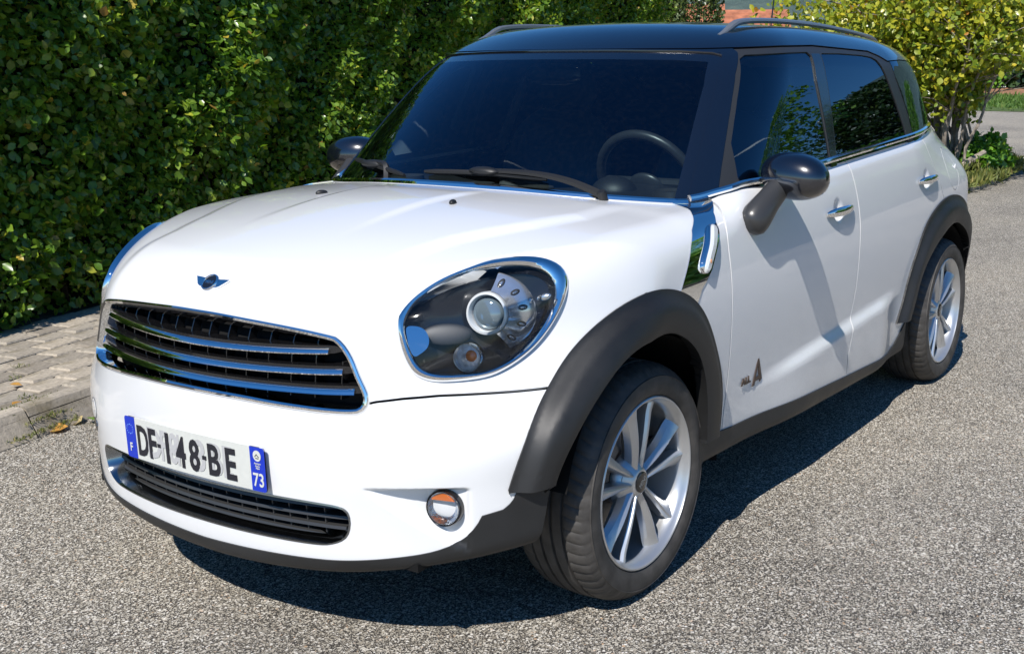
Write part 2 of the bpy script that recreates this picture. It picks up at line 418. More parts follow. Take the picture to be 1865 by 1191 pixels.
def cut(P, T, g, F):
    gv = g(P); gv = np.where(np.abs(gv) < 1e-6, 1e-6, gv); s = gv > 0
    st = s[T]; mixed = ~(st.all(1) | (~st).all(1))
    # ignore jumps where a region's validity ends
    E = np.sort(np.concatenate([T[mixed][:, [0, 1]], T[mixed][:, [1, 2]], T[mixed][:, [2, 0]]]), 1)
    E = np.unique(E[s[E[:, 0]] != s[E[:, 1]]], axis=0)
    if len(E) == 0: return P, T
    a, b = P[E[:, 0]].copy(), P[E[:, 1]].copy(); ga, gb = gv[E[:, 0]].copy(), gv[E[:, 1]].copy()
    for _ in range(5):
        t = np.clip(ga/(ga-gb), .04, .96)[:, None]; m = a+(b-a)*t; gm = g(m)
        pos = (gm > 0) == (ga > 0)
        a[pos] = m[pos]; ga[pos] = gm[pos]; b[~pos] = m[~pos]; gb[~pos] = gm[~pos]
    t = np.clip(ga/np.where(np.abs(ga-gb) < 1e-12, 1e-12, ga-gb), 0, 1)[:, None]; m = a+(b-a)*t
    onmid = (np.abs(P[E[:, 0], 1]) < 1e-9) & (np.abs(P[E[:, 1], 1]) < 1e-9)
    m = project(F, m, 1); m[onmid, 1] = 0
    n0 = len(P); P2 = np.vstack([P, m]); key = {(int(i), int(j)): n0+k for k, (i, j) in enumerate(E)}
    out = []
    for tri in T[mixed]:
        i, j, k = [int(q) for q in tri]
        if s[i] == s[j]: i, j, k = k, i, j
        elif s[i] == s[k]: i, j, k = j, k, i
        p = key[(min(i, j), max(i, j))]; q = key[(min(i, k), max(i, k))]
        out += [(i, p, q), (p, j, k), (p, k, q)]
    return P2, np.vstack([T[~mixed], np.array(out, int)])
def refine(P, T, F, lo, hi, levels=1):
    """halve the edges of the triangles inside a box (neighbours are split to match)"""
    lo, hi = np.array(lo), np.array(hi)
    for _ in range(levels):
        ins = ((P >= lo) & (P <= hi)).all(1); tm = ins[T].any(1)
        E = np.unique(np.sort(np.concatenate([T[tm][:, [0, 1]], T[tm][:, [1, 2]], T[tm][:, [2, 0]]]), 1), axis=0); E = E[ins[E].all(1)]
        if len(E) == 0: break
        m = project(F, P[E].mean(1), 2); mid = (np.abs(P[E][:, :, 1]) < 1e-9).all(1); m[mid, 1] = 0
        key = {(int(i), int(j)): len(P)+k for k, (i, j) in enumerate(E)}; P = np.vstack([P, m]); out = []
        for t in T[tm]:
            i, j, k = [int(q) for q in t]; e = [key.get((min(a, b), max(a, b))) for a, b in ((i, j), (j, k), (k, i))]; n = sum(q is not None for q in e)
            if n == 3: out += [(i, e[0], e[2]), (e[0], j, e[1]), (e[2], e[1], k), (e[0], e[1], e[2])]
            elif n == 0: out.append((i, j, k))
            else:
                while (n == 1 and e[0] is None) or (n == 2 and e[2] is not None): i, j, k = j, k, i; e = e[1:]+e[:1]
                if n == 1: out += [(i, e[0], k), (e[0], j, k)]
                else: out += [(i, e[0], k), (e[0], j, e[1]), (e[0], e[1], k)]
        T = np.vstack([T[~tm], np.array(out, int)])
    return P, T
def submesh(P, T):
    u, inv = np.unique(T, return_inverse=True); return P[u], inv.reshape(-1, 3)
def vnormals(P, T):
    n = np.cross(P[T[:, 1]]-P[T[:, 0]], P[T[:, 2]]-P[T[:, 0]]); N = np.zeros_like(P)
    for k in range(3): np.add.at(N, T[:, k], n)
    return N/(np.linalg.norm(N, axis=1)[:, None]+1e-15)
def border(T):
    """directed boundary edges"""
    E = np.concatenate([T[:, [0, 1]], T[:, [1, 2]], T[:, [2, 0]]]); n = T.max()+1
    key = E[:, 0]*n+E[:, 1]; rk = E[:, 1]*n+E[:, 0]; return E[~np.isin(key, rk)]
def mirror_weld(P, T, N):
    mid = np.abs(P[:, 1]) < 1e-7; n = len(P); idx = np.where(mid, np.arange(n), 0)
    other = np.where(~mid)[0]; idx[other] = n+np.arange(len(other))
    P2 = np.vstack([P, P[other]*[1, -1, 1]]); N2 = np.vstack([N, N[other]*[1, -1, 1]]); return P2, np.vstack([T, idx[T][:, ::-1]]), N2
def panel(name, P, T, F, mat, parent, mirror=None, skirt=.012, off=None, geo=False, back=0):
    """one body panel: the cut piece of surface, its edges folded inwards; mirror='join' welds both halves, 'copy' makes two objects"""
    P, T = submesh(P, T); N = normals(F, P)
    if off is not None: P = P+N*(off(P) if callable(off) else off)[..., None] if callable(off) else P+N*off
    if off is not None and geo: N = vnormals(P, T)
    def make(P, T, N):
        V = P; faces = T.tolist(); ln = N[T.ravel()]
        if skirt:
            b = border(T); u = np.unique(b); mp = {int(q): i for i, q in enumerate(u)}; n = len(P); k = len(u)
            V = np.vstack([P, P[u], P[u]-N[u]*skirt])
            for i, j in b:
                a, c = n+mp[int(i)], n+mp[int(j)]; faces.append([c, a, a+k, c+k])
                e = P[j]-P[i]; fn = np.cross(e, N[i]); fn = fn/(np.linalg.norm(fn)+1e-12)
                ln = np.vstack([ln, np.tile(fn, (4, 1))]) if False else ln
                extra.append(fn)
        return V, faces, ln
    extra = []
    if mirror == 'join': P, T, N = mirror_weld(P, T, N)
    V, faces, ln = make(P, T, N)
    if extra: ln = np.vstack([ln, np.repeat(np.array(extra), 4, axis=0)])
    o = mesh_obj(name, V, faces, mat, parent, loop_normals=ln.tolist())
    if mirror == 'copy': return o, mirrored(o)
    return o
# ---------------------------------------------------------------- the car: body panels
car = tag(empty('parked_car', (0, 0, 0)), 'white compact crossover with black roof and mirrors parked on the road', 'car')
side = lambda P: (P[:, 1] > .38)
front = lambda P: (P[:, 0] > .12)
anyw = lambda P: np.ones(len(P), bool)
archF_out = [(.514, .447), (.510, .467), (.497, .527), (.474, .580), (.435, .628), (.377, .676), (.300, .732), (.203, .788), (.100, .829), (.003, .845), (-.114, .828), (-.21, .783), (-.275, .722), (-.332, .638), (-.376, .555), (-.400, .467), (-.394, .365)]
archF_in = [(.448, .310), (.431, .407), (.419, .480), (.400, .530), (.344, .597), (.252, .658), (.162, .703), (.063, .731), (-.025, .733), (-.104, .706), (-.190, .644), (-.237, .573), (-.266, .473), (-.272, .360)]
inF = smooth_open(archF_in, 90); kF = int(np.argmax(inF[:, 1] > .452))
fl_f = np.vstack([smooth_open(archF_out, 60), inF[kF:][::-1]])
hole_f = np.vstack([[(.475, .02)], inF, [(-.272, .02)]])
RX = -2.595
half = [(.630, .378), (.561, .474), (.520, .559), (.461, .637), (.390, .717), (.312, .770), (.224, .804), (.128, .827), (0, .837)]
archR_out = [(RX+x, z) for x, z in half]+[(RX-x*.97, z) for x, z in half[-2::-1]]
halfi = [(.520, .378), (.476, .444), (.424, .541), (.338, .614), (.236, .663), (.140, .694), (.060, .713), (0, .718)]
archR_in = [(RX+x*.98, z) for x, z in halfi]+[(RX-x*.94, z) for x, z in halfi[-2::-1]]
inR = smooth_open(archR_in, 60)
fl_r = np.vstack([smooth_open(archR_out, 60), inR[::-1]])
hole_r = np.vstack([[(RX+.51, .02)], inR, [(RX-.49, .02)]])
R_flF = Region(fl_f, *XZ, side); R_hoF = Region(hole_f, *XZ, side)
R_flR = Region(fl_r, *XZ, side); R_hoR = Region(hole_r, *XZ, side)
grille_poly = [(-.2, .649), (0, .650), (.169, .648), (.277, .643), (.400, .638), (.466, .637), (.488, .642), (.500, .657), (.499, .684), (.480, .725), (.458, .774), (.432, .805), (.40, .817), (.286, .829), (.118, .838), (0, .840), (-.2, .839)]
gp = smooth_closed(grille_poly, 130)
R_gri = Region(gp, *YZ, front)
low_poly = [(-.2, .422), (0, .422), (.227, .422), (.37, .421), (.43, .418), (.452, .410), (.460, .394), (.459, .366), (.446, .338), (.415, .320), (.364, .311), (.211, .308), (0, .308), (-.2, .308)]
lp = smooth_closed(low_poly, 110)
R_low = Region(lp, *YZ, front)
# headlamp outlines in the lamp's own plane
HA = np.array([.72, .55, .42]); HA /= np.linalg.norm(HA); HU = np.cross([0, 0, 1], HA); HU /= np.linalg.norm(HU); HV = np.cross(HA, HU)
hl_out3 = np.array([[.599,.588,.55,.492,.421,.365,.304,.265,.243,.239,.247,.268,.305,.353,.398,.445,.484,.529,.569,.591,.604,.609,.609],
 [.528,.528,.54,.563,.597,.625,.668,.704,.735,.753,.76,.76,.754,.744,.731,.712,.69,.655,.617,.591,.57,.552,.538],
 [.844,.861,.892,.921,.943,.956,.96,.955,.938,.913,.888,.851,.806,.765,.738,.717,.706,.703,.705,.714,.731,.764,.807]]).T
hl_in3 = np.array([[.592,.572,.544,.487,.418,.357,.311,.287,.277,.284,.308,.344,.391,.443,.491,.542,.573,.588,.594,.596],
 [.544,.545,.553,.577,.613,.653,.691,.718,.738,.746,.745,.739,.726,.705,.678,.635,.603,.582,.567,.553],
 [.832,.862,.886,.916,.936,.944,.94,.926,.903,.873,.83,.789,.756,.73,.717,.719,.726,.741,.765,.801]]).T
toH = lambda P: np.asarray(P)@np.array([HU, HV]).T
hlo = smooth_closed(toH(hl_out3), 92); hli = smooth_closed(toH(hl_in3), 100)
R_hlo = Region(hlo, HU, HV, lambda P: (P[:, 0] > .1) & (P[:, 1] > .4) & (P[:, 2] > .6))
hlm = hlo+(hlo.mean(0)-hlo)*.03; R_hlm = Region(hlm, HU, HV, R_hlo.ok)
lip_line = [(0, .262), (.259, .269), (.427, .279), (.576, .299), (.642, .315), (.68, .336), (.709, .369), (.721, .395), (.756, .406), (.768, .420), (.778, .446), (.781, .474)]
lip_sm = [tuple(q) for q in np.vstack([smooth_open(lip_line[:8], 40), smooth_open(lip_line[8:], 14)])]
lip_poly = [(-.3, .262)]+lip_sm+[(.783, .492), (.868, .497), (1.05, .50), (1.05, -.1), (-.3, -.1)]
R_lip = Region(lip_poly, *YZ, lambda P: P[:, 0] > .2)
# bumper: below the seam, front view
bump_poly = [(-.3, .655), (.47, .655), (.515, .667), (.565, .673), (.626, .676), (.688, .674), (.748, .672), (.80, .671), (1.05, .672), (1.05, -.1), (-.3, -.1)]
R_bum = Region(bump_poly, *YZ, lambda P: P[:, 0] > .2)
scut3 = [(-.512, 1.026), (-.43, 1.022), (-.351, .998), (-.272, .965), (-.226, .927), (-.183, .874), (-.134, .818), (-.177, .798), (-.223, .772), (-.254, .808), (-.284, .825), (-.323, .853), (-.352, .887), (-.383, .922), (-.405, .949), (-.412, .970), (-.445, .992), (-.535, 1.024)]
R_scu = Region(scut3, *XZ, lambda P: P[:, 1] > .55)
sill_poly = [(-.395, .358), (-.48, .350), (-.68, .341), (-.90, .328), (-1.14, .315), (-1.40, .300), (-1.70, .284), (-1.88, .276), (-1.96, .292), (-2.02, .325), (-2.10, .378), (-2.10, .0), (-.25, .0), (-.26, .358)]
R_sil = Region(sill_poly, *XZ, side)
doorF_l = smooth_open([(-.60, 1.20), (-.535, 1.04), (-.475, .985), (-.443, .930), (-.438, .852), (-.438, .756), (-.440, .658), (-.441, .575), (-.436, .491), (-.418, .37)], 60)
doorB_l = smooth_open([(-1.44, 1.20), (-1.452, 1.06), (-1.458, 1.007), (-1.472, .928), (-1.478, .859), (-1.474, .78), (-1.466, .66), (-1.448, .55), (-1.415, .47), (-1.376, .372)], 60)
doorR_l = smooth_open([(-2.32, 1.20), (-2.337, 1.106), (-2.357, 1.045), (-2.405, .965), (-2.457, .888), (-2.505, .822), (-2.55, .74)], 40)
fd_poly = np.vstack([doorF_l, [(-.418, .0), (-1.376, .0)], doorB_l[::-1]])
rd_poly = np.vstack([doorB_l, [(-1.376, .0), (-2.2, .0), (-2.55, .5)], doorR_l[::-1]])
R_fd = Region(fd_poly, *XZ, side); R_rd = Region(rd_poly, *XZ, side)
fuel_c = np.array([-2.690, .945])
R_fuel = Region([fuel_c+np.array([.090*math.cos(a), .090*math.sin(a)]) for a in np.linspace(0, 2*math.pi, 40, endpoint=False)], *XZ, side)
tow_c = np.array([.520, .500])
R_tow = Region([tow_c+np.array([.028*math.cos(a), .034*math.sin(a)]) for a in np.linspace(0, 2*math.pi, 24, endpoint=False)], *YZ, front)
hood_y = [0, .10, .216, .354, .498, .624, .686, .75]; hood_x = [-.165, -.175, -.205, -.256, -.335, -.435, -.50, -.57]
hoodback = lambda P: np.clip(P[:, 0]-np.interp(P[:, 1], hood_y, hood_x), -.06, .06)*np.where(P[:, 2] > .95, 1, 0)+np.where(P[:, 2] > .95, 0, .06)

P, T = surface_nets(F_low, (-3.45, 0, .10), (.90, .95, 1.22), .0125)
P, T = refine(P, T, F_low, (.50, .45, .33), (.78, .74, .49), 2)
for cx_, cz_ in ((-1.282, .912), (-2.262, .936)): P, T = refine(P, T, F_low, (cx_-.062, .6, cz_-.062), (cx_+.062, 1, cz_+.062), 1)
regs = dict(hoF=R_hoF, hoR=R_hoR, flF=R_flF, flR=R_flR, gri=R_gri, low=R_low, hlo=R_hlo, lip=R_lip, bum=R_bum, scu=R_scu, sil=R_sil, fd=R_fd, rd=R_rd, fuel=R_fuel)
for r_ in regs.values(): P, T = cut(P, T, r_, F_low)
hoodup = lambda Q: np.where(Q[:, 2] > .95, np.clip(F_up(Q[:, 0], Q[:, 1], Q[:, 2])-.005, -.06, .06), .06)      # the bonnet ends at the windscreen's foot
P, T = cut(P, T, hoodup, F_low)
GAP = .0028
for k in ('bum', 'fd', 'rd'):
    P, T = cut(P, T, lambda Q, r=regs[k]: np.minimum(r(Q)+GAP, .05), F_low)
    P, T = cut(P, T, lambda Q, r=regs[k]: r(Q)-GAP, F_low)
P, T = cut(P, T, lambda Q: R_fuel(Q)+.0028, F_low)
c = P[T].mean(1); g = {k: r_(c) for k, r_ in regs.items()}; hb = hoodup(c)
lab = np.full(len(T), 'quarter', dtype=object)
xs_ = np.interp(c[:, 2], [.0, .772, .825, .887, .949, .992, 1.024], [-.21, -.223, -.284, -.352, -.405, -.445, -.535])
lab[c[:, 0] > -1.0] = 'fender'
lab[(c[:, 0] > xs_) & (c[:, 0] > -.6)] = 'hood'
lab[g['rd'] > 0] = 'rear_door'; lab[g['fd'] > 0] = 'front_door'
lab[g['bum'] > 0] = 'bumper'
for k in ('bum', 'fd', 'rd'): lab[np.abs(g[k]) < GAP] = 'gap'
lab[(np.abs(g['bum']) < GAP) & (c[:, 0] < .25)] = 'hood'
lab[g['scu'] > 0] = 'scuttle'
lab[g['fuel'] > 0] = 'fuel'; lab[(g['fuel'] <= 0) & (g['fuel'] > -.0028)] = 'gap'
lab[(hb < 0) & (c[:, 0] > -1.0) & (lab == 'hood')] = 'cowl'
lab[g['lip'] > 0] = 'lip'
lab[(c[:, 2] < .5) & (c[:, 0] < -3.0)] = 'rear_lip'
lab[g['sil'] > 0] = 'sill'
lab[g['flF'] > 0] = 'flF'; lab[g['flR'] > 0] = 'flR'
lab[g['gri'] > 0] = 'v_gri'; lab[g['low'] > 0] = 'v_low'; lab[g['hlo'] > 0] = 'v_hl'
lab[(c[:, 2] < .235) & (lab != 'lip') & (lab != 'sill')] = 'under'
lab[(g['hoF'] > 0) | (g['hoR'] > 0)] = 'void'
up = F_up(c[:, 0], c[:, 1], c[:, 2])
lab[(up < -.03) & (c[:, 2] > .99) & (lab != 'hood')] = 'void'
sel = lambda k: T[lab == k]
Pl, Tl = P, T
def P_(name, k, mat, **kw): return panel(name, Pl, sel(k), F_low, mat, car, **kw)
hood = P_('bonnet', 'hood', 'paint', mirror='join')
bumper = P_('front_bumper', 'bumper', 'paint', mirror='join')
lip = P_('bumper_lip', 'lip', 'plastic', mirror='join', off=.004, skirt=.03)
fender = P_('front_fender', 'fender', 'dusty', mirror='copy')
fdoor = P_('front_door', 'front_door', 'dusty', mirror='copy')
rdoor = P_('rear_door', 'rear_door', 'dusty', mirror='copy')
quarter = P_('rear_quarter', 'quarter', 'paint', mirror='join')
rlip = P_('rear_bumper_lip', 'rear_lip', 'plastic', mirror='join', off=.004)
sill = P_('sill_cladding', 'sill', 'plastic', mirror='copy', off=.006, skirt=.02)
cowl = P_('cowl_panel', 'cowl', 'matte', mirror='join', skirt=0)
under = P_('underbody', 'under', 'matte', mirror='join', skirt=0)
fuel = panel('fuel_flap', Pl, sel('fuel'), F_low, 'paint', car)
def flare_off(ro, ri):
    def f(Q):
        Q = Q.copy(); a = np.maximum(sd_curve(Q[:, [0, 2]], ro), 0); b = np.maximum(sd_curve(Q[:, [0, 2]], ri), 0); t = a/(a+b+1e-9)
        return .007+.026*sstep(t/.55)-.006*np.clip((t-.72)/.28, 0, 1)**2
    return f
def sd_curve(Q, line):
    d = np.full(len(Q), 1e9)
    for (ax, ay), (bx, by) in zip(line[:-1], line[1:]):
        ex, ey = bx-ax, by-ay; t = np.clip(((Q[:, 0]-ax)*ex+(Q[:, 1]-ay)*ey)/(ex*ex+ey*ey), 0, 1)
        d = np.minimum(d, np.hypot(Q[:, 0]-ax-ex*t, Q[:, 1]-ay-ey*t))
    return d
wf = panel('wheel_arch_flare', Pl, sel('flF'), F_low, 'plastic', car, mirror='copy', off=flare_off(smooth_open(archF_out, 60), inF[kF:]), geo=True, skirt=.045)
wr = panel('wheel_arch_flare', Pl, sel('flR'), F_low, 'plastic', car, mirror='copy', off=flare_off(smooth_open(archR_out, 60), inR), geo=True, skirt=.045)
# dark shell just inside the skin, seen only through the panel gaps
inner = panel('inner_shell', Pl, T[~np.isin(lab, ['void', 'v_gri', 'v_low', 'v_hl', 'under', 'cowl', 'lip', 'rear_lip', 'flF', 'flR'])], F_low, 'matte', car, mirror='join', skirt=0, off=-.020)
sc = panel('side_scuttle', Pl, sel('scuttle'), F_low, 'chrome', car, off=.003, skirt=.014)
sc2 = mirrored(sc)
# wheel wells
for x0, z0 in ((0, .32), (RX, .32)):
    w = MB(); a = np.linspace(math.radians(14), math.radians(188), 30); Rw = .40 if x0 == 0 else .385
    V = []; 
    for yy in (.50, .60, .70, .80, .845 if x0 == 0 else .85):
        V += [(x0+Rw*math.cos(t), yy, z0+Rw*math.sin(t)) for t in a]
    n = len(a); w.add(V, [[i*n+j, i*n+j+1, (i+1)*n+j+1, (i+1)*n+j] for i in range(4) for j in range(n-1)])
    w.add([(x0, .50, z0)]+V[:n], [[0, j+1, j] for j in range(1, n)])
    o = w.build('wheel_well', 'matte', car); mirrored(o)

MB().box((.22, 0, .268), (.86, 1.20, .02)).build('light_block_plate', 'matte', car, False)  # added hidden plate, stops sunlight leaking onto the ground under the bumper
# ---------------------------------------------------------------- greenhouse
Pu, Tu = surface_nets(F_up, (-3.3, 0, .95), (.1, .95, 1.66), .0125)
ws_poly = [(-.3, .98), (0, .98), (.60, .98), (.70, 1.000), (.700, 1.029), (.682, 1.106), (.662, 1.185), (.639, 1.267), (.613, 1.352), (.580, 1.424), (.566, 1.438), (.46, 1.445), (.25, 1.449), (0, 1.450), (-.3, 1.450)]
R_ws = Region(ws_poly, *YZ, lambda P: P[:, 0] > -1.15)
zr = lambda x: np.interp(x, [-2.9, -2.3, -2.117, -2.051, -1.96, -1.454, -1.2, -.995, -.9, -.6], [1.40, 1.412, 1.408, 1.428, 1.446, 1.463, 1.459, 1.452, 1.449, 1.451])
roofg = lambda P: np.clip(P[:, 2]-zr(P[:, 0]), -.05, .05)
roofg2 = lambda P: roofg(P)-.003
frameA = [(-.500, .95), (-.567, 1.044), (-.622, 1.108), (-.681, 1.172), (-.744, 1.238), (-.812, 1.305), (-.887, 1.375), (-.975, 1.440)]
fr_poly = frameA+[(-.99, 1.50), (-1.2, 1.52), (-1.9, 1.52), (-2.02, 1.46), (-2.124, 1.407), (-2.130, 1.347), (-2.152, 1.275), (-2.181, 1.198), (-2.209, 1.134), (-2.26, .95)]
R_fr = Region(fr_poly, *XZ, side)
def rnd(poly, r=.012):
    p = np.asarray(poly, float); out = []
    for i in range(len(p)):
        a, b, c_ = p[i-1], p[i], p[(i+1) % len(p)]
        u, v = (a-b)/np.linalg.norm(a-b), (c_-b)/np.linalg.norm(c_-b)
        for t in np.linspace(0, 1, 5): out.append((b+u*r)*(1-t)**2+2*b*t*(1-t)+(b+v*r)*t*t)
    return np.array(out)
winA = [(-.664, 1.00), (-.660, 1.075), (-.702, 1.171), (-.761, 1.234), (-.825, 1.299), (-.896, 1.366), (-.975, 1.431)]
fw_poly = np.array(winA[:-1]+[(-.955, 1.421), (-.990, 1.434), (-1.08, 1.437), (-1.211, 1.441), (-1.375, 1.444), (-1.388, 1.430), (-1.351, 1.350), (-1.335, 1.269), (-1.321, 1.176), (-1.310, 1.08), (-1.300, 1.00)])
rw_poly = np.array([(-1.355, 1.00), (-1.373, 1.097), (-1.393, 1.173), (-1.421, 1.266), (-1.451, 1.36), (-1.478, 1.432), (-1.495, 1.440), (-1.665, 1.440), (-1.879, 1.434), (-1.97, 1.427), (-2.01, 1.415), (-2.035, 1.390), (-2.053, 1.352), (-2.076, 1.277), (-2.101, 1.201), (-2.126, 1.131), (-2.16, 1.00)])
qw_poly = [(-2.140, 1.425), (-2.142, 1.395), (-2.146, 1.347), (-2.168, 1.275), (-2.197, 1.198), (-2.225, 1.134), (-2.26, .98), (-2.80, .98), (-2.75, 1.13), (-2.60, 1.425)]
bp_poly = np.array([(-1.306, 1.00), (-1.327, 1.176), (-1.341, 1.269), (-1.357, 1.350), (-1.396, 1.438), (-1.470, 1.438), (-1.445, 1.36), (-1.415, 1.266), (-1.387, 1.173), (-1.367, 1.097), (-1.349, 1.00)])
R_bp = Region(bp_poly, *XZ, side)
sail_poly = [(-.62, .95), (-.655, 1.062), (-.700, 1.118), (-.755, 1.180), (-.815, 1.243), (-.83, 1.28), (-.84, 1.20), (-.78, 1.13), (-.70, 1.04), (-.66, .95)]
R_fw = Region(fw_poly, *XZ, side); R_rw = Region(rw_poly, *XZ, side); R_qw = Region(qw_poly, *XZ, side)
for r_ in (R_ws, roofg, roofg2, R_fr, R_fw, R_rw, R_qw, R_bp, lambda Q: R_ws(Q)-.026): Pu, Tu = cut(Pu, Tu, r_, F_up)
c = Pu[Tu].mean(1); rg = roofg(c); gu = {k: r_(c) for k, r_ in dict(ws=R_ws, fr=R_fr, fw=R_fw, rw=R_rw, qw=R_qw).items()}
lu = np.full(len(Tu), 'pillar', dtype=object)
lu[gu['fr'] > 0] = 'frame'
lu[(gu['fr'] > 0) & (R_bp(c) > 0)] = 'bpillar'
lu[gu['fw'] > 0] = 'fw'; lu[gu['rw'] > 0] = 'rw'; lu[gu['qw'] > 0] = 'qw'; lu[gu['ws'] > 0] = 'frit'; lu[gu['ws'] > .026] = 'ws'
lu[(c[:, 0] < -2.2) & (lu == 'pillar')] = 'qw'; lu[(c[:, 0] < -.985) & (lu == 'pillar')] = 'frame'
lu[rg > .003] = 'roof'; lu[(rg > 0) & (rg <= .003)] = 'gapu'
lu[c[:, 2] < .99] = 'void'
su = lambda k: Tu[lu == k]
def U_(name, k, mat, **kw): return panel(name, Pu, su(k), F_up, mat, car, **kw)
roof = U_('roof', 'roof', 'black', mirror='join', off=.004, skirt=.012)
wscreen = U_('windscreen', 'ws', 'glass', mirror='join', skirt=0)
wband = panel('windscreen_band', Pu, su('frit'), F_up, 'black', wscreen, mirror='join', skirt=0)
pil = U_('windscreen_pillar', 'pillar', 'black', mirror='copy', off=.003, skirt=.012)
wfr = U_('window_frame', 'frame', 'trim', mirror='copy', skirt=.014)
bpl = U_('door_pillar', 'bpillar', 'gloss', mirror='copy', off=.001, skirt=.012)
fwin = U_('front_window', 'fw', 'sglass', mirror='copy', skirt=0, off=-.004)
rwin = U_('rear_window', 'rw', 'pglass', mirror='copy', skirt=0, off=-.004)
qwin = U_('quarter_window', 'qw', 'pglass', mirror='join', skirt=.01, off=.002)
# headlining: dark skin under the roof so the cabin is closed
hl_ = panel('headlining', Pu, su('roof'), F_up, 'headliner', car, mirror='join', skirt=0, off=-.03)
# ---------------------------------------------------------------- points on the body
def _hit(F, o, d, n=500, L=2.2):
    o = np.atleast_2d(np.asarray(o, float)); d = np.asarray(d, float); ts = np.linspace(0, L, n)
    Q = o[:, None]+ts[None, :, None]*d; f = F(Q[..., 0], Q[..., 1], Q[..., 2]); i = np.argmax(f <= 0, axis=1); i = np.maximum(i, 1)
    a, b = ts[i-1], ts[i]
    for _ in range(25):
        m = .5*(a+b); q = o+m[:, None]*d; pos = F(q[:, 0], q[:, 1], q[:, 2]) > 0; a = np.where(pos, m, a); b = np.where(pos, b, m)
    return o+b[:, None]*d
def on_front(F, yz): yz = np.atleast_2d(yz); return _hit(F, np.c_[np.full(len(yz), 1.2), yz], (-1, 0, 0))
def on_side(F, xz): xz = np.atleast_2d(xz); return _hit(F, np.c_[xz[:, 0], np.full(len(xz), 1.3), xz[:, 1]], (0, -1, 0), L=1.3)
def on_top(F, xy): xy = np.atleast_2d(xy); return _hit(F, np.c_[xy, np.full(len(xy), 2.0)], (0, 0, -1), L=1.6)
def text_mesh(name, txt, size, mat, parent, o, u, v, depth=.0015, sx=1.0, center=True, bold=0.0, shear=0):
    cu = bpy.data.curves.new(name, 'FONT'); cu.body = txt; cu.size = 1; cu.extrude = .5; cu.offset = bold; cu.shear = shear; cu.resolution_u = 3
    ob = bpy.data.objects.new(name, cu); S.collection.objects.link(ob); bpy.context.view_layer.update()
    me = bpy.data.meshes.new_from_object(ob.evaluated_get(bpy.context.evaluated_depsgraph_get()))
    bpy.data.objects.remove(ob); bpy.data.curves.remove(cu)
    V = np.empty(len(me.vertices)*3); me.vertices.foreach_get('co', V); V = V.reshape(-1, 3)
    o, u, v = [np.asarray(q, float) for q in (o, u, v)]; n = np.cross(u, v); n /= np.linalg.norm(n)
    if center: V[:, 0] -= (V[:, 0].min()+V[:, 0].max())/2; V[:, 1] -= (V[:, 1].min()+V[:, 1].max())/2
    Wp = o+np.outer(V[:, 0]*size*sx, u)+np.outer(V[:, 1]*size, v)+np.outer(V[:, 2]*depth, n)
    me.vertices.foreach_set('co', Wp.ravel()); me.materials.clear(); me.materials.append(MAT[mat]); me.name = name; me.update()
    return link(bpy.data.objects.new(name, me), parent)
def circle(n=24, r=1.0): a = np.linspace(0, 2*math.pi, n, endpoint=False); return np.stack([r*np.cos(a), r*np.sin(a)], 1)
def ring_frames(F, pts): return normals(F, pts)

# ---------------------------------------------------------------- grille
gri = panel('grille', Pl, sel('v_gri'), F_low, 'matte', car, mirror='join', off=-.060, skirt=0)
half = gp[gp[:, 0] >= 0]; half = half[np.argsort(np.arctan2(half[:, 1]-.745, half[:, 0]))]
half = half[(half[:, 0] > .015)]
full = np.vstack([half, (half*[-1, 1])[::-1]])
rim = on_front(F_low, np.c_[np.abs(full[:, 0]), full[:, 1]]); rim[:, 1] = full[:, 0]; rim = resample(rim, 150, True)
rn = normals(F_low, rim)
m = MB(); m.sweep(rim, [(.003, -.008), (.001, .001), (-.003, .0055), (-.008, .006), (-.0125, .002), (-.014, -.006), (-.016, -.032), (-.010, -.032), (-.004, -.012)], N=rn, closed=True)
gframe = m.build('grille_frame', 'chrome', gri)
def bar(z0, z1, ye, inset, n=41):
    y = np.linspace(-ye, ye, n); z = z0+(z1-z0)*(y/ye)**2; p = on_front(F_low, np.c_[np.abs(y), z]); p[:, 1] = y; nn = normals(F_low, p); nn[:, 2] *= .2; nn /= np.linalg.norm(nn, axis=1)[:, None]
    return p-nn*inset, nn
for z0, z1, ye in ((.770, .782, .405), (.727, .736, .440), (.686, .691, .468)):
    p, nn = bar(z0, z1, ye+.035, .014); sc_ = np.interp(np.linspace(-1, 1, len(p)), [-1, -.94, .94, 1], [.35, 1, 1, .35])
    sl = MB().sweep(p, [(-.010, .0), (.009, .0), (.013, -.036), (-.012, -.036)], N=nn, scale=sc_).build('slat', 'gloss', gri)
    p, nn = bar(z0, z1, ye, .010)
    MB().sweep(p, [(-.0065, -.015), (-.0025, -.003), (.003, .003), (.008, .0057), (.011, .004), (.0115, -.002), (.0095, -.014)], N=nn).build('chrome_slat', 'chrome', gri)
for y in np.arange(-.42, .4201, .0646):
    m = MB(); zz = np.linspace(.662, .815 if abs(y) < .36 else .75, 6); q = on_front(F_low, np.c_[np.full(6, abs(y)), zz])
    V = []; 
    for a in q: V += [(a[0]-.034, y-.0016, a[2]), (a[0]-.034, y+.0016, a[2]), (a[0]-.058, y+.0022, a[2]), (a[0]-.058, y-.0022, a[2])]
    m.add(V, [[i*4+k, i*4+(k+1) % 4, i*4+4+(k+1) % 4, i*4+4+k] for i in range(5) for k in range(4)]); m.build('rib', 'gloss', gri, smooth=False)
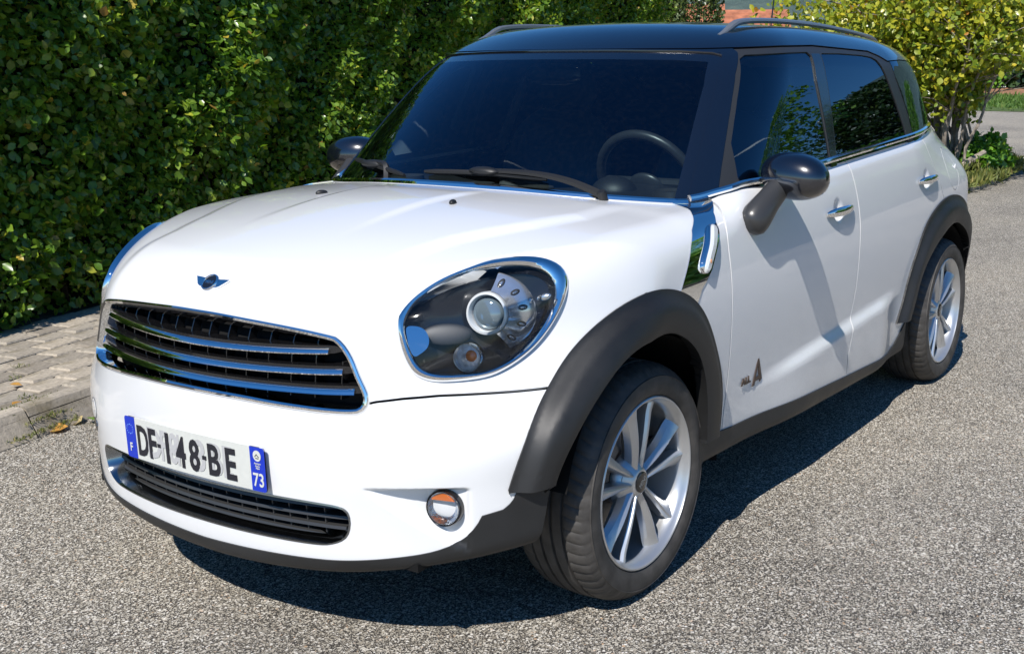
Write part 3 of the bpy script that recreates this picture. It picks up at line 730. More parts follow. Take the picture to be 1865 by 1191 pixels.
# ---------------------------------------------------------------- lower intake
lowg = panel('lower_intake', Pl, sel('v_low'), F_low, 'matte', car, mirror='join', off=-.085, skirt=0)
half = lp[lp[:, 0] >= 0]; half = half[np.argsort(np.arctan2(half[:, 1]-.365, half[:, 0]))]; half = half[half[:, 0] > .015]
full = np.vstack([half, (half*[-1, 1])[::-1]])
rim = on_front(F_low, np.c_[np.abs(full[:, 0]), full[:, 1]]); rim[:, 1] = full[:, 0]; rim = resample(rim, 140, True); rn = normals(F_low, rim); rn[:, 2] *= .3; rn /= np.linalg.norm(rn, axis=1)[:, None]
MB().sweep(rim, [(.002, -.005), (0, .001), (-.004, .002), (-.010, -.010), (-.018, -.055), (-.008, -.055), (-.002, -.02)], N=rn, closed=True).build('intake_frame', 'darkchrome', lowg)
for z0, z1, ye in ((.392, .400, .435), (.369, .374, .44), (.345, .347, .43), (.325, .323, .39)):
    p, nn = bar(z0, z1, ye, .036)
    MB().sweep(p, [(-.003, .0), (.004, .003), (.006, -.035), (-.005, -.035)], N=nn).build('slat', 'dkgrey', lowg)
for y in np.arange(-.41, .4101, .0513):
    m = MB(); zz = np.linspace(.312, .418, 5); q = on_front(F_low, np.c_[np.full(5, abs(y)), zz]); V = []
    for a in q: V += [(a[0]-.043, y-.002, a[2]), (a[0]-.043, y+.002, a[2]), (a[0]-.085, y+.002, a[2]), (a[0]-.085, y-.002, a[2])]
    m.add(V, [[i*4+k, i*4+(k+1) % 4, i*4+4+(k+1) % 4, i*4+4+k] for i in range(4) for k in range(4)]); m.build('rib', 'dkgrey', lowg, smooth=False)

# ---------------------------------------------------------------- number plate
PZ = .4885; px_ = lambda y: .7925-.13*y*y
def plate_piece(name, y0, y1, mat, parent, dx, hh=.055, rl=0, rr=0):
    ys = np.unique(np.r_[np.linspace(y0, y1, max(4, int((y1-y0)/.012))), y0+np.array([.0003, .001, .002, .004, .006]), y1-np.array([.0003, .001, .002, .004, .006])]); m = MB(); V = []
    for y in ys:
        h = hh
        if rl and y-y0 < rl: h = hh-rl+math.sqrt(max(0, rl*rl-(rl-(y-y0))**2))
        if rr and y1-y < rr: h = hh-rr+math.sqrt(max(0, rr*rr-(rr-(y1-y))**2))
        x = px_(y)
        V += [(x+dx, y, PZ-h), (x+dx, y, PZ+h), (x-.003, y, PZ+h), (x-.003, y, PZ-h)]
    k = len(ys); F_ = [[i*4+a, i*4+(a+1) % 4, i*4+4+(a+1) % 4, i*4+4+a] for i in range(k-1) for a in range(4)]+[[0, 3, 2, 1], [(k-1)*4+a for a in range(4)]]
    return m.add(V, F_).build(name, mat, parent)
plate = plate_piece('number_plate', -.26, .26, 'white', car, .0, rl=.008, rr=.008)
plate_piece('plate_holder', -.225, .225, 'matte', plate, -.018, hh=.048)
bl = plate_piece('country_band', -.26, -.217, 'blue', plate, .0012, rl=.008)
br = plate_piece('region_band', .214, .26, 'blue', plate, .0012, rr=.008)
U_ax = np.array([0, 1., 0]); V_ax = np.array([0, 0, 1.])
def ptext(name, t, y, z, h, mat, parent, sx, dx, bold=.01, shear=0):
    sl = -.28*y; u = np.array([sl, 1, 0]); u /= np.linalg.norm(u)
    return text_mesh(name, t, h/.70, mat, parent, (px_(y)+dx, y, z), u, V_ax, .0008, sx, bold=bold, shear=shear)
CH = .077
for t, y, sx in (('D', -.186, .60), ('F', -.145, .68), ('1', -.085, .80), ('4', -.034, .66), ('8', .018, .70), ('B', .090, .74), ('E', .148, .70)):
    ptext('character', t, y, PZ-.002, CH, 'ink', plate, sx, .0016, .026)
for y in (-.118, .054):
    plate_mark = MB().box((px_(y)+.0012, y, PZ-.002), (.0016, .014, .010)).build('character', 'ink', plate, smooth=False)
for t, y, sx in (('D', -.138, .75), ('F', -.098, .62), ('8', -.062, .62), ('4', -.05, .6), ('8', .036, .80), ('B', .098, .72), ('E', .137, .66)):
    ptext('faded_character', t, y, PZ+.001, CH, 'ghost', plate, sx, .0010, .024)
ptext('letter', 'F', -.2385, PZ-.026, .022, 'white', plate, .8, .0020, .02)
for k in range(12):
    a = k*math.pi/6
    MB().prism([(0.0016*math.cos(b)*(1 if i % 2 == 0 else .45), .0016*math.sin(b)*(1 if i % 2 == 0 else .45)) for i, b in enumerate(np.linspace(math.pi/2, 2.5*math.pi, 10, endpoint=False))], (px_(-.2385)+.0014, -.2385+.0125*math.cos(a), PZ+.022+.0125*math.sin(a)), U_ax, V_ax, (.0006, 0, 0)).build('star', simple('star_blue', (.25, .45, .85), .4) if k == 0 else bpy.data.materials['star_blue'], plate, smooth=False)
MB().prism(circle(28, .0135), (px_(.2375)+.0014, .2375, PZ+.034), U_ax, V_ax, (.0006, 0, 0)).build('region_emblem', 'white', plate, smooth=False)
em = MB()
for a, b in (((-.007, -.003), (-.001, .004)), ((-.001, .004), (.003, -.001)), ((.001, .001), (.007, -.003)), ((-.005, -.006), (.006, -.006))):
    a, b = np.array(a), np.array(b); d = (b-a)/np.linalg.norm(b-a); n_ = np.array([-d[1], d[0]])*.001
    em.prism([a-n_, b-n_, b+n_, a+n_], (px_(.2375)+.0020, .2375, PZ+.034), U_ax, V_ax, (.0004, 0, 0))
em.build('emblem_mark', 'ink', plate, smooth=False)
for i, t in enumerate(('Auvergne', 'Rhône', 'Alpes')):
    ptext('letter', t, .2375, PZ+.0145-.006*i, .0042, 'white', plate, .9, .0020, .01)
ptext('letter', '73', .2375, PZ-.026, .033, 'white', plate, .78, .0020, .015)

# ---------------------------------------------------------------- bonnet badge
c0 = on_front(F_low, [(0, .894)])[0]; n0 = normals(F_low, c0[None])[0]; n0[1] = 0; n0 /= np.linalg.norm(n0)
bu = np.array([0, 1., 0]); bv = np.cross(n0, bu)
bd = empty('x') if False else None
wing = [(.0, .012), (.024, .012), (.040, .0135), (.0605, .0145), (.054, .008), (.050, .003), (.045, -.002), (.040, -.008), (.030, -.013), (.022, -.014), (.0, -.014)]
m = MB()
m.prism(wing+[(-x, y) for x, y in wing[::-1] if x > 0], c0+n0*.001, bu, bv, n0*.004)
badge = m.build('bonnet_badge', 'chrome', car, smooth=False)
m = MB(); m.lathe([(.0, .006), (.0195, .006), (.0205, .0085), (.0235, .0085), (.025, .006), (.025, .0)], 36, c0, n0); m.build('badge_ring', 'chrome', badge)
m = MB(); m.lathe([(.0, .0068), (.0198, .0068)], 36, c0, n0); m.build('badge_disc', 'gloss', badge)
text_mesh('badge_lettering', 'MINI', .0135, 'chrome', badge, c0+n0*.0072, bu, bv, .001, 1.0, bold=.015)

# ---------------------------------------------------------------- headlamps
def lift(uv, guess=None):
    """points of the lamp outline plane back onto the body along the lamp axis"""
    o = uv[:, :1]*HU+uv[:, 1:]*HV+HA*1.45; return _hit(F_low, o, -HA, n=700, L=1.3)
cen = hlo.mean(0); ang = np.linspace(0, 2*math.pi, 120, endpoint=False)
def polar(poly):
    d = poly-cen; a = np.arctan2(d[:, 1], d[:, 0]); o = np.argsort(a); r_ = np.hypot(d[o, 0], d[o, 1]); a = a[o]
    rr = np.interp(ang, np.r_[a-2*math.pi, a, a+2*math.pi], np.r_[r_, r_, r_]); return cen+np.stack([rr*np.cos(ang), rr*np.sin(ang)], 1)
ro, ri = polar(hlo), polar(hli); po, pi_ = lift(ro), lift(ri); no, ni = normals(F_low, po), normals(F_low, pi_)
m = MB(); k = len(ang); V = []; prof = [(0, -.012), (0, .003), (.22, .011), (.5, .0145), (.78, .0125), (.96, .006), (1.0, .0), (1.04, -.03)]
for i in range(k):
    for t, h in prof: V.append(po[i]+(pi_[i]-po[i])*t+(no[i]*(1-min(t, 1))+ni[i]*min(t, 1))*h)
q = len(prof); m.add(V, [[i*q+a, ((i+1) % k)*q+a, ((i+1) % k)*q+a+1, i*q+a+1] for i in range(k) for a in range(q-1)])
def both(o, *ch):
    pass
HL = []
def lamp(s_):
    """one headlamp; s_=1 car's left, -1 right"""
    fl = lambda o, par: o if s_ == 1 else _flip(o, par)
    return fl
trim_o = m
# lens: domed clear cover; bowl: dark housing
def fan_surface(ring, n_rings, h0, dome, back=False):
    c3 = lift(cen[None])[0]; V = []; 
    for j in range(n_rings):
        t = 1-j/n_rings; uv = cen+(ring-cen)*t; P3 = lift(uv); N3 = normals(F_low, P3)
        V.append(P3+N3*(h0+dome*(1-t*t)))
    cN = normals(F_low, lift(cen[None]))[0]; V = np.concatenate(V+[(lift(cen[None])[0]+cN*(h0+dome))[None]]); k = len(ring)
    F_ = [[j*k+i, j*k+(i+1) % k, (j+1)*k+(i+1) % k, (j+1)*k+i] for j in range(n_rings-1) for i in range(k)]+[[(n_rings-1)*k+i, (n_rings-1)*k+(i+1) % k, n_rings*k] for i in range(k)]
    return V, F_
house = MB().add(*fan_surface(ri+(ro-ri)*.15, 8, -.028, -.040)).build('headlamp', simple('lamp_housing', (.014, .015, .017), .25, coat=.5), car)
trim = trim_o.build('headlamp_trim', 'chrome', house)
lens = MB().add(*fan_surface(ri+(ro-ri)*.03, 10, .001, .022)).build('headlamp_lens', 'clear', house)
def hpt(x, y, z, dep): return np.array([x, y, z])
pc = np.array([.398, .640, .838]); pd = np.array([.92, .30, .14]); pd /= np.linalg.norm(pd)      # projector: looks nearly straight ahead
m = MB(); m.lathe([(.052, -.03), (.052, .006), (.050, .012), (.045, .013), (.042, .006), (.040, -.012), (.036, -.02)], 40, pc+pd*.016, pd); proj_o = m.build('projector', simple('projector_ring', (.80, .82, .82), .22, .25), house)
m = MB(); a_ = np.linspace(0, math.pi/2, 9); m.lathe([(.0385*math.cos(t), .016*math.sin(t)-.004) for t in a_], 36, pc+pd*.016, pd); m.build('projector_lens', 'lensblue', house)
# curved reflector with oval openings outboard of the projector
pu = np.cross([0, 0, 1], pd); pu /= np.linalg.norm(pu); pv = np.cross(pd, pu)
A0, A1 = math.radians(-62), math.radians(82); na = 30
def refl_pt(a, r_):
    h = np.interp(r_, [.053, .066, .080, .094, .097], [.018, .010, .004, .001, -.004]); return pc+pu*(r_*math.cos(a))*1.02+pv*r_*math.sin(a)+pd*(h-.050*max(0, (r_-.053)/.044)*max(math.cos(a), .35)+.004)
m = MB(); m.add([refl_pt(a, r_) for a in np.linspace(A0, A1, na) for r_ in (.053, .066, .080, .094, .097)], [[i*5+j, i*5+5+j, i*5+6+j, i*5+j+1] for i in range(na-1) for j in range(4)]); m.build('reflector', simple('lamp_reflector', (.90, .92, .94), .13, .85), house)
for a in np.radians([70, 42, 12, -18, -48]):
    c_ = refl_pt(a, .076); er = refl_pt(a, .084)-refl_pt(a, .068); er /= np.linalg.norm(er); et = refl_pt(a+.05, .076)-refl_pt(a-.05, .076); et /= np.linalg.norm(et); nd = np.cross(er, et); nd /= np.linalg.norm(nd)
    MB().ellipsoid(c_, (.0150, .0070, .0016), np.stack([er, et, nd], 1), 18, 8).build('reflector_slot', 'dkgrey', house)
    MB().ellipsoid(c_+nd*.0012, (.0085, .0034, .0014), np.stack([er, et, nd], 1), 14, 6).build('reflector_slot', 'crystal', house)
dc = pc+pu*.118+pv*.040+pd*(-.045)
MB().ellipsoid(dc, (.020, .009, .008), np.stack([pu*.9+pv*.3, pv*.9-pu*.3, pd], 1)).build('parking_light', 'crystal', house)
ic = on_front(F_low, [(.650, .757)])[0]-HA*.026
m = MB(); idn = np.array([.9, .36, .1]); idn /= np.linalg.norm(idn)
m.lathe([(.035, -.02), (.0355, .004), (.033, .008), (.031, .004)], 32, ic, idn); ind = m.build('indicator', 'chrome', house)
m = MB(); m.lathe([(.032*math.cos(t), .012*math.sin(t)) for t in a_], 32, ic, idn); m.build('indicator_lens', simple('indicator_glass', (.80, .77, .77), .15, .1, coat=1, nscale=60, nvar=.5, bumpv=.6, bscale=160), house)
iu = np.cross([0, 0, 1], idn); iu /= np.linalg.norm(iu)
MB().ellipsoid(ic+idn*.009+iu*.011+np.array([0, 0, .006]), (.007, .014, .014), np.stack([idn, iu, np.cross(idn, iu)], 1), 12, 8).build('indicator_bulb', 'bulb', house)
# chrome tab at the inner end and the grey shelf behind it
tabc = lift(toH(np.array([[.575, .566, .778]])))[0]-HA*.012; t2 = lift(toH(np.array([[.50, .59, .800]])))[0]-HA*.035
tab = np.array([(.585,.543,.829),(.568,.561,.830),(.557,.575,.819),(.556,.584,.799),(.563,.584,.780),(.577,.575,.767),(.587,.567,.762),(.592,.558,.775),(.591,.550,.800)])
tab = smooth_closed(tab, 36); tab = tab+HA*(.014*(tab[:, 2].max()-tab[:, 2])/.07)[:, None]*.9-HA*.006; nt_ = len(tab)
MB().add(np.vstack([tab, tab-HA*.018]), [list(range(nt_))]+[[i, nt_+i, nt_+(i+1) % nt_, (i+1) % nt_] for i in range(nt_)]).build('chrome_tab', 'chrome', house, angle=25)
MB().ellipsoid(t2, (.007, .060, .026), np.stack([HA, HU, HV], 1), 24, 14).build('lamp_shelf', simple('lamp_grey', (.022, .024, .027), .5), house)
def mirror_tree(o, parent):
    c_ = mirrored(o, parent=parent); c_.parent = parent
    for ch in list(o.children): mirror_tree(ch, c_)
    return c_
mirror_tree(house, car)

# ---------------------------------------------------------------- fog lamps, tow cover
fc = np.array([.604, .645, .413]); fd = np.array([.96, .24, .06]); fd /= np.linalg.norm(fd)
m = MB(); m.lathe([(.0455, -.03), (.0455, -.003), (.043, .001), (.0405, -.001), (.040, -.01)], 40, fc, fd); fog = m.build('fog_lamp', 'gloss', car)
m = MB(); m.lathe([(.0405*math.cos(t), .010*math.sin(t)) for t in a_], 36, fc, fd); m.build('fog_lens', 'clear', fog)
m = MB(); m.lathe([(.0395, -.001), (.033, -.010), (.02, -.020), (.0, -.024)], 36, fc, fd); m.build('fog_reflector', 'crystal', fog)
fu = np.cross([0, 0, 1], fd); fu /= np.linalg.norm(fu); fv = np.cross(fd, fu)
m = MB(); capp = [(.036*math.cos(t), .036*math.sin(t)) for t in np.linspace(math.radians(33), math.radians(147), 14)]; m.prism(capp, fc+fd*.001, fu, fv, -fd*.003); m.build('fog_shield', 'amber', fog)
mirror_tree(fog, car)
tc_ = on_front(F_low, [(.520, .500)])[0]*[1, -1, 1]; tn = normals(F_low, tc_[None])[0]
m = MB(); m.lathe([(.0, .0012), (.026, .0012), (.0275, .0)], 32, tc_, tn); m.build('tow_cover', 'paint', bumper)
m = MB(); m.lathe([(.0273, .0004), (.0300, .0006)], 32, tc_, tn); m.build('tow_cover_joint', 'trim', bumper)

# ---------------------------------------------------------------- bright strips: bonnet rear edge and waistline
xb = [-.50, -.53, -.575, -.65, -.75, -.90, -1.1, -1.4, -1.7, -2.0, -2.3, -2.5, -2.64, -2.75, -2.85]
belt = []
for x in xb:
    z = ZBELT(x)-.004 if x < -.62 else np.interp(x, [-.62, -.50], [ZBELT(-.62)-.004, 1.028]); belt.append((x, z))
bu_ = on_side(F_up, belt); bl_ = on_side(F_low, [(x, z-.020) for x, z in belt]); belt3 = np.c_[bu_[:, 0], np.maximum(bu_[:, 1], .0)+.006, bu_[:, 2]]
belt3 = np.vstack([[(-.466, .708, 1.0265), (-.490, .722, 1.029), (-.517, .735, 1.0335), (-.545, .747, 1.0385), (-.60, .774, 1.0485)], belt3[3:]]); belt3 = smooth_open(belt3, 90); bn = np.stack([np.zeros(len(belt3)), np.ones(len(belt3))*.92, np.full(len(belt3), .38)], 1)
bn[:, 0] = np.interp(belt3[:, 0], [-.75, -.5], [0, .9])
strip = MB().sweep(belt3, [(-.014, -.012), (-.012, .005), (-.004, .012), (.005, .011), (.011, .004), (.012, -.012)], N=bn, scale=np.interp(np.linspace(0, 1, len(belt3)), [0, .1, .85, 1], [.8, .85, .85, .5])).build('waist_strip', 'chrome', car); mirrored(strip)
hy = np.linspace(-.708, .708, 61); yy_ = np.abs(hy); lo_, hi_ = np.full(61, -.62), np.full(61, -.05)
for _ in range(26):
    md = .5*(lo_+hi_); q = on_top(F_low, np.c_[md, yy_]); f_ = F_up(q[:, 0], q[:, 1], q[:, 2])-.004; lo_ = np.where(f_ > 0, lo_, md); hi_ = np.where(f_ > 0, md, hi_)
hp = on_top(F_low, np.c_[md, yy_]); hp[:, 1] = hy
hn = np.tile([.45, 0, .9], (61, 1)); MB().sweep(smooth_open(hp, 61)+np.array([.002, 0, .004]), [(-.013, -.016), (-.012, .003), (-.005, .009), (.005, .009), (.012, .003), (.013, -.016)], N=hn).build('bonnet_strip', 'chrome', car)

ty = np.linspace(-.575, .575, 41); tz = np.interp(np.abs(ty), [0, .25, .46, .566, .58], [1.450, 1.449, 1.445, 1.438, 1.428]); tp3 = on_front(F_up, np.c_[np.abs(ty), tz]); tp3[:, 1] = ty
MB().sweep(tp3, [(-.0045, -.004), (-.003, .004), (.002, .0055), (.0045, .002), (.0045, -.004)], N=np.c_[normals(F_up, np.abs(tp3))[:, 0], ty*.6, normals(F_up, np.abs(tp3))[:, 2]]).build('windscreen_trim', 'gloss', car)
# ---------------------------------------------------------------- side scuttle lamp
lp3 = on_side(F_low, smooth_open([(-.376, .962), (-.352, .944), (-.325, .916), (-.298, .888), (-.268, .850)], 24)); ln_ = normals(F_low, lp3); ts = np.linspace(0, 1, 24)
lsc = np.sqrt(np.clip(1-(2*ts-1)**8, .02, 1))
rec = MB().sweep(lp3+ln_*.005, [(-.024, -.01), (-.022, .004), (-.014, .009), (.014, .009), (.022, .004), (.024, -.01)], N=ln_, scale=lsc*.95).build('scuttle_bezel', 'chrome', sc)
le = MB().sweep(lp3+ln_*.010, [(-.015, -.005), (-.014, .006), (-.008, .011), (.008, .011), (.014, .006), (.015, -.005)], N=ln_, scale=lsc).build('side_indicator', simple('ribbed_lens', (.72, .74, .73), .18, .25, coat=1, bumpv=.5, bscale=250), sc)
bulbp = lp3[18]+ln_[18]*.0195; ob = MB().ellipsoid(bulbp, (.007, .003, .008), None, 12, 8).build('indicator_bulb', simple('soft_orange', (.72, .36, .18), .4), sc)
for o in (rec, le, ob): mirrored(o, parent=sc2)

# ---------------------------------------------------------------- roof rails, aerial
rp = []
for x in np.linspace(-1.03, -2.60, 50):
    u = (x+1.03)/-1.57; h = .021*sstep(min(u, 1-u)/.10)-.004; rz = on_top(F_up, [(x, .505)])[0][2]; rp.append((x, .505, rz+.004+h))
rail = MB().sweep(rp, [(-.012, -.007), (-.013, .002), (-.009, .008), (.0, .010), (.009, .008), (.013, .002), (.012, -.007)], N=np.tile([0, .25, 1], (50, 1)), scale=np.interp(np.linspace(0, 1, 50), [0, .06, .94, 1], [.55, 1, 1, .55])).build('roof_rail', 'satin', car); mirrored(rail)
az = on_top(F_up, [(-2.53, 0)])[0][2]
m = MB(); m.tube(smooth_open([(-2.53, 0, az-.01), (-2.56, 0, az+.15), (-2.66, 0, az+.46)], 14), .0035, 8); m.ellipsoid((-2.53, 0, az), (.035, .02, .016)); m.build('aerial', 'gloss', car)

# ---------------------------------------------------------------- door mirrors
mc = np.array([-.755, .912, 1.076])
m = MB(); V = []; nu, nv = 40, 24
for j in range(nv+1):
    th = math.pi*j/nv
    for i in range(nu):
        ph = 2*math.pi*i/nu; a, b, c_ = math.sin(th)*math.cos(ph), math.sin(th)*math.sin(ph), math.cos(th)   # a forward, b outward, c up
        x = .078*(abs(a)**.9)*(1 if a > 0 else 0)+(-.030*abs(a)**.35 if a <= 0 else 0)
        y = .112*np.sign(b)*abs(b)**.92; z = .071*np.sign(c_)*abs(c_)**.92
        V.append((x-.10*y*0+.012*b, y, z-.006*b))
F_ = [[j*nu+i, (j+1)*nu+i, (j+1)*nu+(i+1) % nu, j*nu+(i+1) % nu] for j in range(nv) for i in range(nu)]
m.add(np.array(V)+mc, F_); mh = m.build('wing_mirror', 'black', car, angle=60)
ap = smooth_open([(-.575, .842, .930), (-.625, .860, .978), (-.685, .874, 1.025), (-.728, .888, 1.058)], 16)
arm = MB().sweep(ap, circle(18, 1.0)*[.041, .034], N=np.tile([.3, 1, .3], (16, 1)), scale=np.interp(np.linspace(0, 1, 16), [0, .05, .12, .25, .6, 1], [.3, .85, 1.15, 1.2, .98, .86])).build('mirror_arm', 'dkgrey', mh)
rg_ = MB().sweep(ap[6:8], circle(18, 1.0)*[.0415, .0345], N=np.tile([.3, 1, .3], (2, 1)), scale=[1.06, 1.05]).build('arm_joint', 'rubber', mh)
gm = MB(); gm.lathe([(.0, 0), (1, 0)], 30, (0, 0, 0), (1, 0, 0)); gv = np.array(gm.v)*[0, .098, .060]+mc+[-.030, 0, 0]; MB().add(gv, gm.f).build('mirror_glass', 'chrome', mh)
mirror_tree(mh, car)
# black sail panels in the front corners of the front windows
sp = on_side(F_up, [(-.660, 1.062), (-.672, 1.075), (-.705, 1.115), (-.700, 1.070)])
# ---------------------------------------------------------------- door handles
for door, (hx_, hz_) in ((fdoor, (-1.285, .912)), (rdoor, (-2.268, .936))):
    for s_ in (1, -1):
        yb = on_side(F_low, [(hx_+.1, hz_)])[0][1]; xs_h = np.linspace(.122, -.122, 17); hp_ = np.array([(hx_+a, yb+.020-.9*a*a, hz_+.0) for a in xs_h])
        hp_[:, 1] *= s_; shape = np.sqrt(np.clip(1-np.abs(xs_h/.126)**2.6, .02, 1))
        MB().sweep(hp_, circle(14)*[.0165, .010], N=np.tile([0, s_, 0], (17, 1)), scale=shape).build('door_handle', 'chrome', door[0] if s_ == 1 else door[1])
# fuel flap finger dent
fq = on_side(F_low, [(-2.765, .945)])[0]; MB().ellipsoid(fq+np.array([0, .001, 0]), (.014, .004, .016), None, 14, 8).build('fuel_flap_catch', 'paint', fuel)
# door badge
bo = on_side(F_low, [(-.565, .492)])[0]+[0, .002, 0]; du = np.array([-1., 0, .0]); dv = np.array([0, .0, 1.])
brn = simple('badge_brown', (.055, .035, .025), .4)
MAT['brown'] = brn
text_mesh('door_badge', 'ALL', .030, 'brown', fdoor[0], bo+np.array([.005, .001, -.018]), du, dv, .003, 1.25, bold=.03)
m = MB(); q_ = on_side(F_low, [(-.640, .478)])[0]+[0, .0015, 0]
for pl in ([(-.034, -.034), (-.018, -.034), (.012, .040), (.004, .046)], [(.004, .046), (.012, .046), (.034, -.022), (.020, -.030), (.004, .03)], [(-.024, -.022), (-.020, -.010), (.026, -.008), (.026, -.020)]):
    m.prism(pl, q_+[0, .0005*len(m.v)/8, 0], du, dv, (0, .002, 0))
m.build('door_badge', 'brown', fdoor[0], smooth=False)
# ---------------------------------------------------------------- wipers, washer jets
def wiper(b0, bm_, b1, piv, kink):
    q = _hit(F_up, np.array([b0, bm_, b1])+np.array([.6, 0, .6]), -np.array([1, 0, 1.])/math.sqrt(2), L=1.4); nn = normals(F_up, q)
    bp_ = smooth_open(q+nn*.016, 20); bn_ = normals(F_up, bp_)
    w = MB().sweep(bp_, [(-.007, -.014), (-.008, .002), (-.003, .007), (.004, .006), (.008, .0), (.003, -.004), (.001, -.014)], N=bn_, scale=np.interp(np.linspace(0, 1, 20), [0, .1, .9, 1], [.6, 1, 1, .6])).build('wiper', 'rubber', car)
    pm = bp_[len(bp_)//2]+bn_[10]*.012; kk = np.asarray(kink, float); pv_ = np.asarray(piv, float)
    MB().sweep(smooth_open([pv_, kk, pm], 20), [(-.012, -.004), (-.008, .006), (.008, .006), (.012, -.004)], N=np.tile([.5, 0, .85], (20, 1)), scale=np.linspace(1.05, .6, 20)).build('wiper_arm', 'rubber', w)
    MB().ellipsoid(pm-bn_[10]*.004, (.022, .055, .014), None, 16, 8).build('wiper_clip', 'rubber', w)
    m_ = MB(); m_.lathe([(.0, .012), (.011, .012), (.014, .006), (.014, -.02)], 16, pv_, (.4, 0, .9)); m_.build('wiper_pivot', 'rubber', w)
wiper((-.215, -.085, 1.090), (-.225, .14, 1.095), (-.262, .335, 1.085), (-.285, .520, 1.045), (-.270, .44, 1.075))
wiper((-.39, -.545, 1.10), (-.275, -.35, 1.10), (-.205, -.165, 1.08), (-.235, -.265, 1.048), (-.255, -.285, 1.098))
for s_ in (1, -1):
    w_ = on_top(F_low, [(.058, .252)])[0]*[1, s_, 1]; MB().ellipsoid(w_+[0, 0, .002], (.019, .010, .009), Matrix.Rotation(math.radians(25*s_), 3, 'Z'), 14, 8).build('washer_jet', 'rubber', hood)

# ---------------------------------------------------------------- cabin
m = MB(); V = []; nn_ = 25
for i, y in enumerate(np.linspace(-.70, .70, nn_)):
    for x, z in ((-.16, 1.00), (-.35, 1.012), (-.60, 1.010), (-.78, .99+.03*math.exp(-((y-.33)/.2)**2)), (-.86, .93), (-.88, .6)):
        V.append((x-.55*y*y, y, z))
m.add(V, [[i*6+k, i*6+6+k, i*6+7+k, i*6+k+1] for i in range(nn_-1) for k in range(5)]); dash = m.build('dashboard', 'interior', car)
for y in (-.52, -.12, .12, .56):
    m = MB(); m.lathe([(.0, .014), (.050, .012), (.062, .02), (.066, .0)], 24, (-.50-.4*y*y, y, 1.008), (0, 0, 1)); m.build('air_vent', 'dkgrey', dash)
m = MB(); m.ellipsoid((-.70, .30, 1.00), (.07, .080, .055)); m.build('instrument_hood', 'interior', dash)
stc = np.array([-.86, .335, 1.020]); stn = np.array([-.90, 0, .43]); stn /= np.linalg.norm(stn); sta = np.array([0, 1., 0]); stb = np.cross(stn, sta)
a = np.linspace(0, 2*math.pi, 48, endpoint=False); m = MB(); m.tube(stc+.180*(np.cos(a)[:, None]*sta+np.sin(a)[:, None]*stb), .017, 12, closed=True); m.ellipsoid(stc-stn*.015+stb*.012, (.058, .070, .022), np.stack([stb, sta, stn], 1))
for an in (0, math.pi, math.pi/2): m.tube([stc, stc+.175*(math.cos(an)*sta+math.sin(an)*stb)], .018, 8)
m.build('steering_wheel', simple('wheel_leather', (.03, .032, .034), .35), car)
for y in (.36, -.36):
    seat = MB().ellipsoid((-1.28, y, .90), (.10, .25, .36), Matrix.Rotation(math.radians(-18), 3, 'Y'), 24, 16, .75).build('front_seat', 'grey', car)
    MB().ellipsoid((-1.40, y, 1.31), (.05, .135, .095), None, 20, 12, .8).build('headrest', 'grey', seat)
for y in (.40, -.40):
    seat = MB().ellipsoid((-2.16, y, .92), (.10, .32, .34), Matrix.Rotation(math.radians(-18), 3, 'Y'), 24, 16, .7).build('rear_seat', 'grey', car)
    MB().ellipsoid((-2.28, y, 1.26), (.05, .13, .075), None, 20, 12, .8).build('headrest', 'grey', seat)
m = MB(); m.ellipsoid((-.80, 0, 1.375), (.022, .115, .036), None, 24, 12, .7); m.tube([(-.77, 0, 1.37), (-.76, 0, 1.43)], .010); m.build('interior_mirror', 'gloss', car)
for s_ in (1, -1):
    q = MB().prism([(-1.334, 1.080), (-1.380, 1.055), (-1.455, 1.318), (-1.430, 1.360)], (0, .965*s_, 0), (1, 0, 0), (0, -.28*s_, 1), (0, .02*s_, 0)).build('pillar_trim', 'pillar', car, smooth=False)
m = MB(); m.box((-1.6, 0, .36), (2.9, 1.5, .04)); m.build('cabin_floor', 'interior', car, smooth=False)
m = MB(); m.box((-2.75, 0, .78), (.04, 1.36, .7)); m.build('rear_shelf', 'interior', car, smooth=False)
